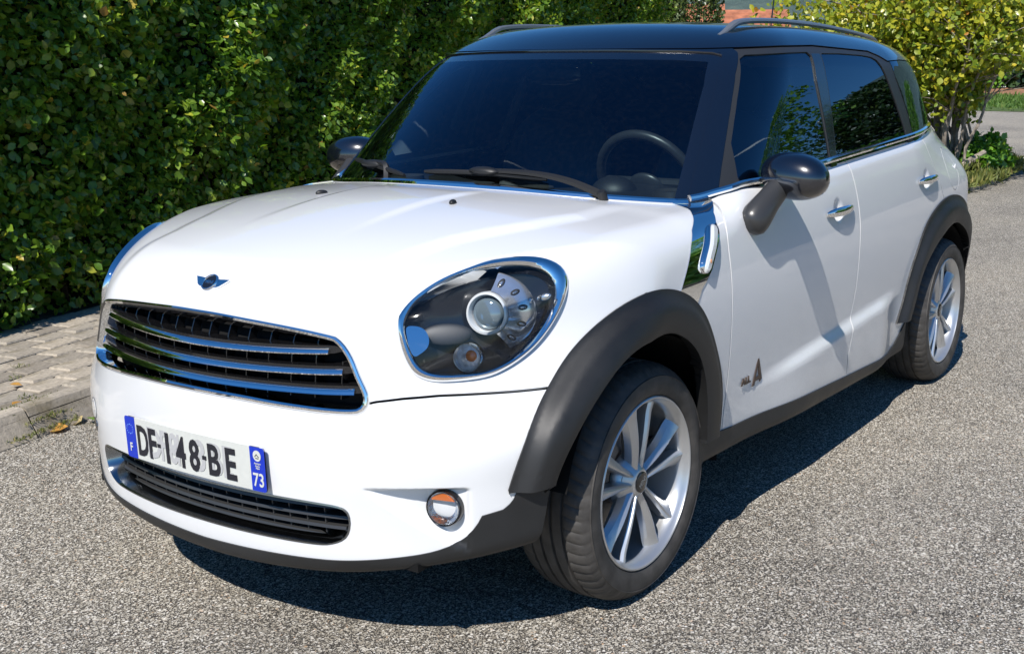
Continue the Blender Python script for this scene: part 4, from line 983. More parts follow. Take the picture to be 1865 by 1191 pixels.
# ---------------------------------------------------------------- wheels
def wheel_proto(y0):
    """left-side wheel, origin at hub centre in the lip plane, +y outwards"""
    RL = .2375
    tp = [(.236, -.012), (.240, .000), (.247, .006), (.262, .010), (.280, .0102), (.2905, .0075), (.2915, .0092), (.2930, .0090), (.2938, .0055), (.309, -.006), (.3165, -.016), (.3215, -.030), (.3245, -.040), (.3255, -.052), (.3255, -.0525), (.3195, -.0535), (.3195, -.0605), (.3262, -.0615), (.3275, -.085), (.3210, -.0862), (.3210, -.094), (.3280, -.0952), (.3283, -.108), (.3280, -.121), (.3210, -.122), (.3210, -.130), (.3275, -.131), (.3262, -.156), (.3195, -.157), (.3195, -.164), (.3255, -.165), (.3215, -.188), (.309, -.212), (.280, -.226), (.25, -.22), (.236, -.205)]
    NS = 300; V = []
    for i in range(NS):
        a = 2*math.pi*i/NS; cut_ = (i % 5 == 0)
        for k, (r, t) in enumerate(tp):
            q = r-(.0032 if cut_ and (9 <= k <= 13 or 30 <= k <= 32) else 0); aa = a+(.012*(k-11) if 9 <= k <= 13 else 0)
            V.append((q*math.cos(aa), t, q*math.sin(aa)))
    k = len(tp); V = np.array(V)
    low = V[:, 2] < -.316; V[low, 2] = -.3195+(V[low, 2]+.316)*.18                                  # contact patch
    F_ = [[i*k+a, i*k+a+1, ((i+1) % NS)*k+a+1, ((i+1) % NS)*k+a] for i in range(NS) for a in range(k-1)]
    tyre = mesh_obj('tyre', V, F_, 'tyre', None, True, 30)
    m = MB(); m.lathe([(.229, -.003), (.231, .002), (.2345, .003), (.2375, .0005), (.238, -.008), (.236, -.016)], 96)
    m.lathe([(.229, -.003), (.223, -.009), (.2165, -.020), (.213, -.035), (.210, -.09), (.200, -.12), (.196, -.19)], 96)
    rim = m.build('wheel', 'alloy', None)
    spokes = []
    def spoke(sgn):
        """one blade of a pair, centred on +z, leaning to sgn"""
        m = MB(); st = []
        for t in np.linspace(0, 1, 13):
            r = .036+t*(.218-.036)
            cx = sgn*(.013+.021*t+.012*t**2.2)                                                  # ridge position across
            yy = -.026+.006*math.sin(math.pi*min(t*1.2, 1))+.012*t**2-.010*math.exp(-t*9)*0
            wi = .0075+.004*t; wo = .014+.025*t**1.5; dp = .028-.010*t
            st.append([(cx-sgn*wi, yy-.010, r), (cx-sgn*wi*.55, yy-.002, r), (cx-sgn*.0005, yy, r), (cx+sgn*wo*.35, yy-.0045, r), (cx+sgn*wo*.75, yy-.013, r-.004*t), (cx+sgn*wo, yy-dp-.008, r-.012*t), (cx+sgn*wo*.6, yy-dp-.022, r-.010*t), (cx-sgn*wi, yy-dp-.018, r)])
        k = len(st[0]); V = [p for s_ in st for p in s_]
        F_ = [[i*k+a, i*k+(a+1) % k, (i+1)*k+(a+1) % k, (i+1)*k+a] for i in range(len(st)-1) for a in range(k)]+[list(range(k)), [(len(st)-1)*k+a for a in range(k)]]
        return m.add(V, F_).build('spoke', 'alloy', None, angle=24)
    sp = [spoke(1), spoke(-1)]
    m = MB(); m.lathe([(.0, -.022), (.030, -.022), (.036, -.024), (.042, -.030), (.058, -.040), (.070, -.052), (.076, -.075)], 60); hub = m.build('hub', 'alloy', None)
    m = MB(); m.lathe([(.0, -.0165), (.025, -.0168), (.0290, -.019), (.0295, -.026)], 40); cap = m.build('hub_cap', 'gloss', None)
    m = MB(); m.lathe([(.06, -.095), (.145, -.095), (.146, -.103), (.146, -.118), (.06, -.118)], 64); m.lathe([(.0, -.07), (.066, -.07), (.072, -.095)], 40); disc = m.build('brake_disc', 'steel', None)
    bolts = []
    return dict(tyre=tyre, rim=rim, sp=sp, hub=hub, cap=cap, disc=disc)
wp = wheel_proto(0)
boltm = MB(); boltm.lathe([(.0, -.052), (.0075, -.052), (.009, -.056), (.009, -.075)], 12); bolt0 = boltm.build('wheel_bolt', 'steel', None)
holem = MB(); holem.lathe([(.0, -.0500), (.0115, -.0500), (.0130, -.0440), (.0145, -.0435)], 20); hole0 = holem.build('bolt_hole', 'matte', None)
calm = MB(); a = np.linspace(-.42, .42, 9); calm.add([(r*math.cos(t), y, r*math.sin(t)) for t in a for r, y in ((.108, -.06), (.168, -.06), (.170, -.085), (.168, -.13), (.108, -.13))], [[i*5+k, i*5+(k+1) % 5, i*5+5+(k+1) % 5, i*5+5+k] for i in range(8) for k in range(5)]+[[4, 3, 2, 1, 0], [40, 41, 42, 43, 44]])
cal0 = calm.build('brake_caliper', simple('caliper_grey', (.16, .15, .14), .5, .6), None)
letter0 = text_mesh('cap_lettering', 'MINI', .0185, 'satin', None, (0, -.0163, 0), (-1, 0, 0), (0, 0, 1), .001, 1.0, bold=.02)
def copy_of(o, parent, mat=None):
    c_ = o.copy(); S.collection.objects.link(c_); c_.parent = parent
    if mat is not None: c_.matrix_local = mat
    return c_
def put_wheel(x, y, sgn, rot, flat_fix=True):
    """sgn: 1 left, -1 right. rot: how far the wheel has rolled"""
    base = Matrix.Translation((x, y, .3195)) @ (Matrix.Rotation(math.pi, 4, 'Z') if sgn < 0 else Matrix.Identity(4))
    w = copy_of(wp['rim'], car, base)
    copy_of(wp['tyre'], w, Matrix.Identity(4))
    R = Matrix.Rotation(rot, 4, 'Y')
    for q in range(5):
        Rq = R @ Matrix.Rotation(q*2*math.pi/5, 4, 'Y')
        for s_ in wp['sp']: copy_of(s_, w, Rq)
        copy_of(hole0, w, Rq @ Matrix.Translation((0, 0, .052)))
        copy_of(bolt0, w, Rq @ Matrix.Translation((0, 0, .052)))
    copy_of(wp['hub'], w, R); copy_of(wp['cap'], w, R); copy_of(wp['disc'], w, Matrix.Identity(4)); copy_of(letter0, w, R @ Matrix.Rotation(math.radians(38), 4, 'Y'))
    copy_of(cal0, w, Matrix.Rotation(math.radians(-38 if x > -1 else -142)*1, 4, 'Y'))
    return w
put_wheel(0, .842, 1, math.radians(-2)); put_wheel(-2.595, .868, 1, math.radians(7)); put_wheel(0, -.842, -1, .3); put_wheel(-2.595, -.868, -1, .9)
for o in [wp['tyre'], wp['rim'], wp['hub'], wp['cap'], wp['disc'], bolt0, hole0, cal0, letter0]+wp['sp']: bpy.data.objects.remove(o)
# ---------------------------------------------------------------- ground
def road_mat():
    """worn asphalt with rounded pale chippings set in a dark binder: three sizes of stone laid over each other"""
    m, nt, b = new_mat('exposed_aggregate_asphalt'); L = nt.links.new
    vec = nt.nodes.new('ShaderNodeTexCoord').outputs['Object']
    big = noise(nt, .45, 5, .6, vec=vec); mid = noise(nt, 4.5, 5, .65, vec=vec); fine = noise(nt, 420, 2, .6, vec=vec)
    wn = nt.nodes.new('ShaderNodeTexNoise'); wn.inputs['Scale'].default_value = 150; wn.inputs['Detail'].default_value = 2; L(vec, wn.inputs['Vector'])
    def math_(op, a, b_=None, c=None):
        n = node(nt, 'ShaderNodeMath', operation=op)
        for i, q in enumerate((a, b_, c)):
            if q is None: continue
            if isinstance(q, (int, float)): n.inputs[i].default_value = q
            else: L(q, n.inputs[i])
        return n.outputs[0]
    cover = math_('MULTIPLY_ADD', mid, .35, math_('MULTIPLY', big, .65))        # where traffic has bared more stone
    col = ramp(nt, mid, [(.25, (.034, .032, .030)), (.75, (.074, .068, .060))]); hgt = None
    binder = node(nt, 'ShaderNodeMix', data_type='RGBA', blend_type='MULTIPLY'); binder.inputs[0].default_value = .8; L(col, binder.inputs[6]); L(ramp(nt, fine, [(.3, (.35, .35, .35)), (.7, (1.7, 1.65, 1.6))]), binder.inputs[7]); col = binder.outputs[2]
    for sc, off, rmax, dens in ((240, 3.1, .55, .80), (150, 0, .64, .86), (105, 7.7, .58, .42)):
        va = node(nt, 'ShaderNodeVectorMath', operation='MULTIPLY_ADD'); va.inputs[1].default_value = (.0045, .0045, 0); L(wn.outputs[1], va.inputs[0])
        vb = node(nt, 'ShaderNodeVectorMath', operation='ADD'); vb.inputs[1].default_value = (off, off*.7, 0); L(vec, vb.inputs[0]); L(vb.outputs[0], va.inputs[2])
        vo = node(nt, 'ShaderNodeTexVoronoi', i_Scale=sc, feature='F1', voronoi_dimensions='2D'); L(va.outputs[0], vo.inputs['Vector'])
        sp = nt.nodes.new('ShaderNodeSeparateColor'); L(vo.outputs['Color'], sp.inputs[0])
        rad = math_('MULTIPLY_ADD', sp.outputs[1], rmax*.55, rmax*.42)
        show = node(nt, 'ShaderNodeMapRange'); L(math_('ADD', sp.outputs[2], math_('MULTIPLY', cover, .55)), show.inputs[0]); show.inputs[1].default_value = 1.26-dens; show.inputs[2].default_value = 1.30-dens
        d = math_('SUBTRACT', rad, vo.outputs['Distance']); mk = node(nt, 'ShaderNodeMapRange'); mk.inputs[1].default_value = 0; mk.inputs[2].default_value = .12; L(d, mk.inputs[0])
        mask = math_('MULTIPLY', mk.outputs[0], show.outputs[0])
        stone = ramp(nt, sp.outputs[0], [(0, (.09, .081, .068)), (.13, (.20, .178, .145)), (.34, (.345, .308, .245)), (.60, (.475, .437, .365)), (.82, (.61, .570, .49)), (.95, (.74, .71, .65)), (1, (.45, .30, .18))])
        mx = node(nt, 'ShaderNodeMix', data_type='RGBA'); L(mask, mx.inputs[0]); L(col, mx.inputs[6]); L(stone, mx.inputs[7]); col = mx.outputs[2]
        h = math_('MULTIPLY', math_('SMOOTH_MIN', math_('MULTIPLY', mk.outputs[0], 1.0), 1.0, .3), show.outputs[0]); hgt = h if hgt is None else math_('MAXIMUM', hgt, h)
    st = ramp(nt, big, [(.30, (.72, .72, .73)), (.48, (.98, .98, .98)), (.72, (1.14, 1.12, 1.08))]); m2 = node(nt, 'ShaderNodeMix', data_type='RGBA', blend_type='MULTIPLY'); m2.inputs[0].default_value = 1
    L(col, m2.inputs[6]); L(st, m2.inputs[7])
    # hairline cracks, oil spots and a tar-darkened patch or two
    wv = node(nt, 'ShaderNodeVectorMath', operation='MULTIPLY_ADD'); wv.inputs[1].default_value = (.5, .5, 0); wz = nt.nodes.new('ShaderNodeTexNoise'); wz.inputs['Scale'].default_value = 2.2; wz.inputs['Detail'].default_value = 6; L(vec, wz.inputs['Vector']); L(wz.outputs[1], wv.inputs[0]); L(vec, wv.inputs[2])
    ck = node(nt, 'ShaderNodeTexVoronoi', i_Scale=.33, feature='DISTANCE_TO_EDGE', voronoi_dimensions='2D'); L(wv.outputs[0], ck.inputs['Vector'])
    cm = ramp(nt, ck.outputs['Distance'], [(0, (.28, .27, .26)), (.0016, (.45, .44, .42)), (.0030, (1, 1, 1))])
    sp_ = noise(nt, 1.7, 3, .5, vec=vec); sm = ramp(nt, sp_, [(.18, (.45, .44, .43)), (.27, (.85, .85, .84)), (.34, (1, 1, 1))])
    m4 = node(nt, 'ShaderNodeMix', data_type='RGBA', blend_type='MULTIPLY'); m4.inputs[0].default_value = .5; L(m2.outputs[2], m4.inputs[6]); L(cm, m4.inputs[7])
    m5 = node(nt, 'ShaderNodeMix', data_type='RGBA', blend_type='MULTIPLY'); m5.inputs[0].default_value = .8; L(m4.outputs[2], m5.inputs[6]); L(sm, m5.inputs[7]); L(m5.outputs[2], b.inputs['Base Color']); b.inputs['Roughness'].default_value = .72; b.inputs['Specular IOR Level'].default_value = .3
    bump(nt, b, math_('ADD', hgt, math_('MULTIPLY', fine, .4)), .8, .0035); return m
tag(mesh_obj('road', [(-3000, -3000, 0), (3000, -3000, 0), (3000, 3000, 0), (-3000, 3000, 0)], [(0, 1, 2, 3)], road_mat()), kind='structure')
KD = np.array([.977, .213, 0]); KD /= np.linalg.norm(KD); KN = np.array([-KD[1], KD[0], 0])          # along the kerb, and towards the road
K = lambda s, d, z=0: KD*s+KN*d+np.array([0, 0, z])
def stone_mat(name, c, var=.25, sc=40):
    m, nt, b = new_mat(name); oi = nt.nodes.new('ShaderNodeObjectInfo'); tc = nt.nodes.new('ShaderNodeTexCoord')
    n1 = noise(nt, sc, 6, .7, coord='Object'); n2 = noise(nt, 4, 4, .6, coord='Object')
    a = ramp(nt, n1, [(.25, [v*(1-var*1.6) for v in c]), (.5, c), (.75, [v*(1+var) for v in c])])
    r_ = ramp(nt, oi.outputs['Random'], [(0, (.72, .70, .68)), (.5, (.95, .94, .92)), (1, (1.18, 1.14, 1.08))])
    mx = node(nt, 'ShaderNodeMix', data_type='RGBA', blend_type='MULTIPLY'); mx.inputs[0].default_value = 1; nt.links.new(a, mx.inputs[6]); nt.links.new(r_, mx.inputs[7])
    ms = ramp(nt, n2, [(.52, (1, 1, 1)), (.72, (.55, .52, .40))]); m3 = node(nt, 'ShaderNodeMix', data_type='RGBA', blend_type='MULTIPLY'); m3.inputs[0].default_value = 1
    nt.links.new(mx.outputs[2], m3.inputs[6]); nt.links.new(ms, m3.inputs[7]); nt.links.new(m3.outputs[2], b.inputs['Base Color']); b.inputs['Roughness'].default_value = .85
    bump(nt, b, n1, .5, .006); return m
MAT['paver'] = stone_mat('paver_stone', (.34, .305, .255), .35); MAT['kerb'] = stone_mat('kerb_concrete', (.42, .375, .31), .2, 55)
MAT['joint'] = simple('joint_soil', (.045, .038, .028), .95, nscale=30, nvar=.5, bumpv=.5, bscale=90)
def quad_strip(name, s0, s1, d0, d1, z, mat, n=1):
    return mesh_obj(name, [K(s0, d0, z), K(s1, d0, z), K(s1, d1, z), K(s0, d1, z)], [(0, 1, 2, 3)], mat, None, False)
pave = tag(MB().box((0, 0, 0), (1, 1, 1)).build('pavement', 'joint', None, False), kind='structure')
me = pave.data
for v in me.vertices:
    p = K(-4.9+v.co.x*13.4, -2.60+v.co.y*1.40, .045+v.co.z*.075); v.co = p
me.flip_normals() if False else None
def stone_mesh(name, lx, ly, lz, bev, mat, jit=0.0):
    """a worn block: bevelled top edges, slightly uneven top"""
    x, y = lx/2, ly/2; V = [(-x, -y, -lz), (x, -y, -lz), (x, y, -lz), (-x, y, -lz), (-x, -y, -bev), (x, -y, -bev), (x, y, -bev), (-x, y, -bev)]
    V += [(sx*(x-bev), sy*(y-bev), rng.uniform(-jit, jit)) for sx, sy in ((-1, -1), (1, -1), (1, 1), (-1, 1))]
    F_ = [[i, (i+1) % 4, 4+(i+1) % 4, 4+i] for i in range(4)]+[[4+i, 4+(i+1) % 4, 8+(i+1) % 4, 8+i] for i in range(4)]+[[8, 9, 10, 11]]
    me = bpy.data.meshes.new(name); me.from_pydata(V, [], F_); me.materials.append(MAT[mat]); return me
pms = [stone_mesh('paver', .189, .126, .05, .006, 'paver', .004) for _ in range(8)]
ang_k = math.atan2(KD[1], KD[0])
for r_ in range(9):
    for q in range(33):
        p = K(.62-.203*q-(.10 if r_ % 2 else 0), -2.045-.139*r_, .094+rng.uniform(-.0025, .0025))
        o = bpy.data.objects.new('paver', pms[rng.randrange(8)]); o.location = p; o.rotation_euler = (rng.uniform(-.008, .008), rng.uniform(-.008, .008), ang_k+rng.uniform(-.014, .014)); link(o, pave)
def kerb_mesh():
    prof = [(-.055, -.06), (-.055, .110), (-.050, .116), (-.006, .116), (.006, .109), (.056, .012), (.062, .0), (.062, -.06)]; V = []; 
    for x in np.linspace(-.495, .495, 12): V += [(x, p[0]+rng.uniform(-.0012, .0012), p[1]+rng.uniform(-.0015, .0015)) for p in prof]
    F_ = [[i*8+k, i*8+(k+1) % 8, i*8+8+(k+1) % 8, i*8+8+k][::-1] for i in range(11) for k in range(8)]+[list(range(8)), list(range(88, 96))[::-1]]
    me = bpy.data.meshes.new('kerb_stone'); me.from_pydata(V, [], F_); me.materials.append(MAT['kerb']); return me
kms = [kerb_mesh() for _ in range(3)]
kerb = tag(mesh_obj('kerb', [K(-11, -1.965, .04), K(2.4, -1.965, .04), K(2.4, -1.90, .04), K(-11, -1.90, .04)], [(0, 1, 2, 3)], 'joint', None, False), kind='structure')
for q in range(13):
    o = bpy.data.objects.new('kerb_stone', kms[q % 3]); o.location = K(1.17-1.0*q, -1.922, rng.uniform(-.003, .003)); o.rotation_euler = (0, 0, ang_k+rng.uniform(-.004, .004)); link(o, kerb)
# soil under the hedge
n = 60; V = []; F_ = []
for i in range(n):
    s = 2.4-(14.6)*i/(n-1)
    for d, z in ((-3.22+.05*math.sin(i*1.7), .085), (-3.45, .13), (-3.9, .16), (-4.6, .1)): V.append(K(s, d, z+rng.uniform(-.015, .015)))
tag(mesh_obj('hedge_soil', V, [[i*4+k, i*4+k+1, i*4+5+k, i*4+4+k] for i in range(n-1) for k in range(3)], 'joint', None), kind='structure')

# ---------------------------------------------------------------- leaves
LEAF8 = (np.array([(0, 0, 0), (-.36, .30, .05), (0, .32, -.03), (.36, .30, .05), (-.40, .62, .04), (0, .64, -.04), (.40, .62, .04), (0, 1, -.10)]),
         [(0, 2, 1), (0, 3, 2), (1, 2, 5, 4), (2, 3, 6, 5), (4, 5, 7), (5, 6, 7)])
LEAF4 = (np.array([(0, 0, 0), (-.38, .45, .06), (0, .5, -.03), (.38, .45, .06), (0, 1, -.06)]), [(0, 2, 1), (0, 3, 2), (1, 2, 4), (2, 3, 4)])
def leaf_arrays(pos, axis, up, size, width, shape):
    Lv, Lf = shape
    ax = axis/np.linalg.norm(axis, axis=1)[:, None]; si = np.cross(ax, up); si /= np.linalg.norm(si, axis=1)[:, None]+1e-9; nz = np.cross(si, ax)
    V = pos[:, None]+size[:, None, None]*(Lv[None, :, 0, None]*(width[:, None, None] if np.ndim(width) else width)*si[:, None]+Lv[None, :, 1, None]*ax[:, None]+Lv[None, :, 2, None]*nz[:, None])
    return V
def leaf_mesh(name, V, shape, tint, mat):
    """V (n,k,3): every leaf a small folded blade; tint: one value per leaf for its own colour"""
    n, k = V.shape[:2]; Lf = shape[1]; me = bpy.data.meshes.new(name)
    li = np.concatenate([np.array(f) for f in Lf]); lt = np.array([len(f) for f in Lf]); nl = len(li)
    me.vertices.add(n*k); me.vertices.foreach_set('co', V.astype(np.float32).ravel())
    me.loops.add(n*nl); me.loops.foreach_set('vertex_index', (np.arange(n)[:, None]*k+li[None]).ravel().astype(np.int32))
    ls = np.r_[0, np.cumsum(lt)[:-1]]
    me.polygons.add(n*len(lt)); me.polygons.foreach_set('loop_start', (np.arange(n)[:, None]*nl+ls[None]).ravel().astype(np.int32))
    me.polygons.foreach_set('loop_total', np.tile(lt, n).astype(np.int32)) if False else None
    me.update(calc_edges=True)
    a = me.attributes.new('tint', 'FLOAT', 'POINT'); a.data.foreach_set('value', np.repeat(tint, k).astype(np.float32))
    me.polygons.foreach_set('use_smooth', [True]*len(me.polygons)); me.materials.append(MAT[mat] if isinstance(mat, str) else mat); return me
def leaf_mat(name, stops, rough=.32, trans=.25, coat=.3):
    m, nt, b = new_mat(name); at = nt.nodes.new('ShaderNodeAttribute'); at.attribute_name = 'tint'
    c = ramp(nt, at.outputs['Fac'], stops); n = noise(nt, 35, 3)
    v = ramp(nt, n, [(.3, (.8, .8, .8)), (.7, (1.15, 1.15, 1.1))]); mx = node(nt, 'ShaderNodeMix', data_type='RGBA', blend_type='MULTIPLY'); mx.inputs[0].default_value = 1
    nt.links.new(c, mx.inputs[6]); nt.links.new(v, mx.inputs[7]); nt.links.new(mx.outputs[2], b.inputs['Base Color'])
    b.inputs['Roughness'].default_value = rough; b.inputs['Coat Weight'].default_value = coat; b.inputs['Coat Roughness'].default_value = .2
    out = nt.nodes['Material Output']; tr = nt.nodes.new('ShaderNodeBsdfTranslucent'); br = node(nt, 'ShaderNodeMix', data_type='RGBA', blend_type='MULTIPLY'); br.inputs[0].default_value = 1; br.inputs[7].default_value = (1.6, 1.8, .6, 1)
    nt.links.new(mx.outputs[2], br.inputs[6]); nt.links.new(br.outputs[2], tr.inputs[0])
    ms = nt.nodes.new('ShaderNodeMixShader'); ms.inputs[0].default_value = trans; nt.links.new(b.outputs[0], ms.inputs[1]); nt.links.new(tr.outputs[0], ms.inputs[2]); nt.links.new(ms.outputs[0], out.inputs[0]); return m
MAT['hedge'] = leaf_mat('hedge_leaf', [(0, (.055, .130, .020)), (.35, (.115, .220, .026)), (.62, (.195, .300, .032)), (.82, (.32, .39, .040)), (.92, (.40, .40, .05)), (.965, (.48, .36, .05)), (1, (.28, .15, .05))], .30, .34, .05)
MAT['shrub'] = leaf_mat('shrub_leaf', [(0, (.09, .16, .02)), (.3, (.20, .27, .025)), (.6, (.36, .37, .03)), (.88, (.52, .44, .03)), (.97, (.52, .34, .03)), (1, (.40, .18, .03))], .4, .3, .2)
MAT['green'] = leaf_mat('fresh_leaf', [(0, (.07, .19, .02)), (.6, (.14, .30, .03)), (1, (.24, .34, .04))], .4, .25, .2)
MAT['dark_leaf'] = leaf_mat('dark_leaf', [(0, (.015, .035, .012)), (.6, (.035, .075, .018)), (1, (.08, .11, .02))], .4, .15, .2)
MAT['conifer'] = leaf_mat('conifer_spray', [(0, (.03, .06, .015)), (.6, (.075, .11, .022)), (1, (.15, .17, .03))], .5, .15, .1)
MAT['bark'] = simple('bark', (.10, .075, .055), .9, nscale=25, nvar=.5, bumpv=.7, bscale=70)
MAT['palebark'] = simple('pale_bark', (.26, .22, .18), .85, nscale=18, nvar=.5, bumpv=.6, bscale=60)
MAT['litter'] = leaf_mat('fallen_leaf', [(0, (.42, .20, .04)), (.4, (.55, .30, .08)), (.7, (.55, .42, .22)), (1, (.16, .30, .03))], .5, .1, .1)
def rnd3(n): return nrng.normal(size=(n, 3))
hedge = tag(empty('hedge', K(-4, -3.75, 0)), 'tall clipped dark green hedge along the pavement on the far side of the white car', 'hedge')
def child_world(o, parent): o.parent = parent; o.matrix_parent_inverse = parent.matrix_world.inverted(); return o
bpy.context.view_layer.update()
ha_ = math.radians(6.6); HD = np.array([math.cos(ha_), math.sin(ha_), 0]); HN = np.array([-HD[1], HD[0], 0]); KO = K(-1.0, 0)
H = lambda s, d, z=0: KO+HD*(s+1.0)+HN*d+np.array([0, 0, z])
HT = 2.62; HB = -3.26                                   # hedge height; its face
def hedge_bump(s, z): return .09*np.sin(s*2.1+1.3*np.sin(z*1.7))*np.sin(z*2.3+s*.7)+.05*np.sin(s*5.3+z*3.1)+.035*np.sin(s*11+z*9)-.10*np.clip(.55-z, 0, 1)**2/.3+.05*np.clip(z-1.6, 0, 1)
SE = 2.60
def hedge_leaves(n, s0, s1, size, shape):
    s = nrng.uniform(s0, s1, n); z = .10+(HT-.10)*nrng.uniform(0, 1, n)**.95; dep = np.abs(nrng.normal(0, .11, n))-.06; sprig = np.sin(s*9.1+np.sin(z*7))*np.sin(z*10.3+s*3.3) > .35; dep = dep-np.where(sprig, nrng.uniform(0, .11, n), 0)
    # hollows where the twigs show
    hole = (np.sin(s*3.7+2*np.sin(z*2.9))*np.sin(z*4.1+s*1.9) > .72) & (nrng.uniform(0, 1, n) < .75); dep = np.where(hole, dep+.20, dep)
    thin = nrng.uniform(0, 1, n) > np.clip((.45-z)/.5, 0, .65); s, z, dep, = s[thin], z[thin], dep[thin]; n = len(s)
    d = HB+hedge_bump(s, z)-dep
    pos = KO+HD*(s[:, None]+1)+HN*d[:, None]+np.array([0, 0, 1.])*z[:, None]
    up = HN*.75+rnd3(n)*.75+np.array([0, 0, .65]); ax = HN*.45+np.array([0, 0, -.15])+rnd3(n)*.85
    clump = .5+.5*np.sin(s*4.3+z*2.2)*np.sin(z*5.1-s*2.7); t = np.clip(nrng.normal(.40, .17, n)+.16*(clump-.5)+.12*np.clip((-3-s)/6, 0, 1), 0, .83)
    r_ = nrng.uniform(0, 1, n); yl = (r_ < .045+.05*(clump > .85)); t[yl] = nrng.uniform(.84, 1, yl.sum())
    sz = size*np.where(nrng.uniform(0, 1, n) < .18, nrng.uniform(.35, .7, n), nrng.uniform(.7, 1.45, n))
    return leaf_arrays(pos, ax, up, sz, nrng.uniform(.62, .95, n), shape), t, pos
Vn, tn_, posn = hedge_leaves(74000, -3.6, 1.9, .049, LEAF8)
# the 300 leaves nearest the camera are leaf objects of their own, the rest one mass
camp = np.array(cam.matrix_world.translation); seen = (posn[:, 2] < 1.9) & (((posn-KO)@HD) < 1.4); dist = np.linalg.norm(posn-camp, axis=1)+np.where(seen, 0, 99)-.6*(((posn-KO)@HN)-HB)
first = np.argsort(dist+nrng.uniform(0, .9, len(dist)))[:300]; rest = np.setdiff1d(np.arange(len(posn)), first)
child_world(tag(link(bpy.data.objects.new('foliage', leaf_mesh('foliage', Vn[rest], LEAF8, tn_[rest], 'hedge'))), kind='stuff'), hedge)
for i in first: child_world(link(bpy.data.objects.new('leaf', leaf_mesh('leaf', Vn[i:i+1], LEAF8, tn_[i:i+1], 'hedge'))), hedge)
Vf, tf, _ = hedge_leaves(88000, -12.15+SE, -3.5, .047, LEAF4)
n = 16000; s = nrng.uniform(-12.2+SE, 1.9, n); pos = KO+HD*(s[:, None]+1)+HN*nrng.uniform(-4.5, HB+.05, n)[:, None]+np.array([0, 0, 1.])*(HT+.05*np.sin(s*3)[:, None]+nrng.normal(0, .05, n)[:, None])
Vt = leaf_arrays(pos, rnd3(n)+[0, 0, .3], rnd3(n)*.5+[0, 0, 1], .06*nrng.uniform(.7, 1.3, n), np.ones(n), LEAF4); Vf = np.concatenate([Vf, Vt]); tf = np.r_[tf, np.clip(nrng.normal(.5, .2, n), 0, .9)]
n = 9000; d_ = nrng.uniform(-4.5, HB, n); z_ = nrng.uniform(.1, HT, n); pos = KO+HD*(-11.15+SE+nrng.normal(0, .06, n))[:, None]+HN*d_[:, None]+np.array([0, 0, 1.])*z_[:, None]
Vt = leaf_arrays(pos, rnd3(n), rnd3(n)*.5-HD, .06*nrng.uniform(.7, 1.3, n), np.ones(n), LEAF4); Vf = np.concatenate([Vf, Vt]); tf = np.r_[tf, np.clip(nrng.normal(.5, .2, n), 0, .9)]
child_world(tag(link(bpy.data.objects.new('foliage', leaf_mesh('foliage', Vf, LEAF4, tf, 'hedge'))), kind='stuff'), hedge)
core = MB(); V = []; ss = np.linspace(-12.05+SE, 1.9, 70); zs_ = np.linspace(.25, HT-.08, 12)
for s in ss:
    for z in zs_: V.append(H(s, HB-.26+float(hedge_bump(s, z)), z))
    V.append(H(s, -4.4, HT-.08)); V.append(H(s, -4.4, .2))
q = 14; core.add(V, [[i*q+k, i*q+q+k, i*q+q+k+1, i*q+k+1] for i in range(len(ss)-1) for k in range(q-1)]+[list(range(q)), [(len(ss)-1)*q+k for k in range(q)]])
MAT['shade_core'] = simple('hedge_shade_core', (.012, .013, .008), .95, nscale=14, nvar=.6, bumpv=.6, bscale=30)  # added dark core blocks light and stands for the shade inside the hedge
child_world(core.build('shade_core', 'shade_core', None), hedge)
tw = MB()
for _ in range(260):
    s = rng.uniform(-3.4, 1.6); z = rng.uniform(.12, 1.9)**1.0; d = HB-.05-rng.uniform(.02, .2)+float(hedge_bump(s, z)); p = H(s, d, z); q = p+np.array([rng.uniform(-.14, .14), rng.uniform(-.02, .12), rng.uniform(.08, .28)])
    tw.tube([p, (p+q)/2+np.array([rng.uniform(-.03, .03), .02, 0]), q], rng.uniform(.002, .0045), 4)
for k in range(16):
    s = 1.6-.42*k; p = H(s, -3.55, .05); tw.tube([p, p+np.array([.03, .02, .4]), p+np.array([.06, .05, .9])], .017, 6)
child_world(tag(tw.build('twigs', 'bark', None), kind='stuff'), hedge)

# ---------------------------------------------------------------- leaf litter, weeds and moss on the pavement
def flat_leaf(p, size, ang, t, tilt=.15):
    ax = np.array([[math.cos(ang), math.sin(ang), rng.uniform(-tilt, tilt)]]); up = np.array([[rng.uniform(-tilt, tilt)*2, rng.uniform(-tilt, tilt)*2, 1]])
    o = link(bpy.data.objects.new('fallen_leaf', leaf_mesh('fallen_leaf', leaf_arrays(np.zeros((1, 3)), ax, up, np.array([size]), np.array([1.0]), LEAF8), LEAF8, np.array([t]), 'litter'))); o.location = p; return o
for (x, y), t, lab_ in (((-.045, -1.875), .18, 'curled orange leaf in the gutter, largest of the leaves by the kerb'), ((-.150, -1.838), 1.0, 'fresh green leaf lying on the road edge among dry leaves by the kerb'), ((-.115, -1.895), .72, 'pale beige dry leaf behind the green leaf in the gutter'), ((-.30, -1.91), .45, 'dry ochre leaf in the gutter close to the white front bumper')):
    tag(flat_leaf((x, y, .018), .085 if t != 1.0 else .07, rng.uniform(0, 6), t, .35), lab_, 'leaf')
pl_ = sorted(((-.10, -2.42), (-.28, -2.36), (.12, -2.52), (-.05, -2.22), (-.33, -2.22), (-.42, -2.02), (.02, -2.62), (-.55, -2.5), (-.6, -2.28), (-.45, -2.75)), key=lambda q: -q[1])
ORD = ('nearest', 'second nearest', 'third nearest', 'fourth nearest', 'fifth nearest', 'sixth nearest', 'seventh nearest', 'eighth nearest', 'ninth nearest', 'farthest of them from')
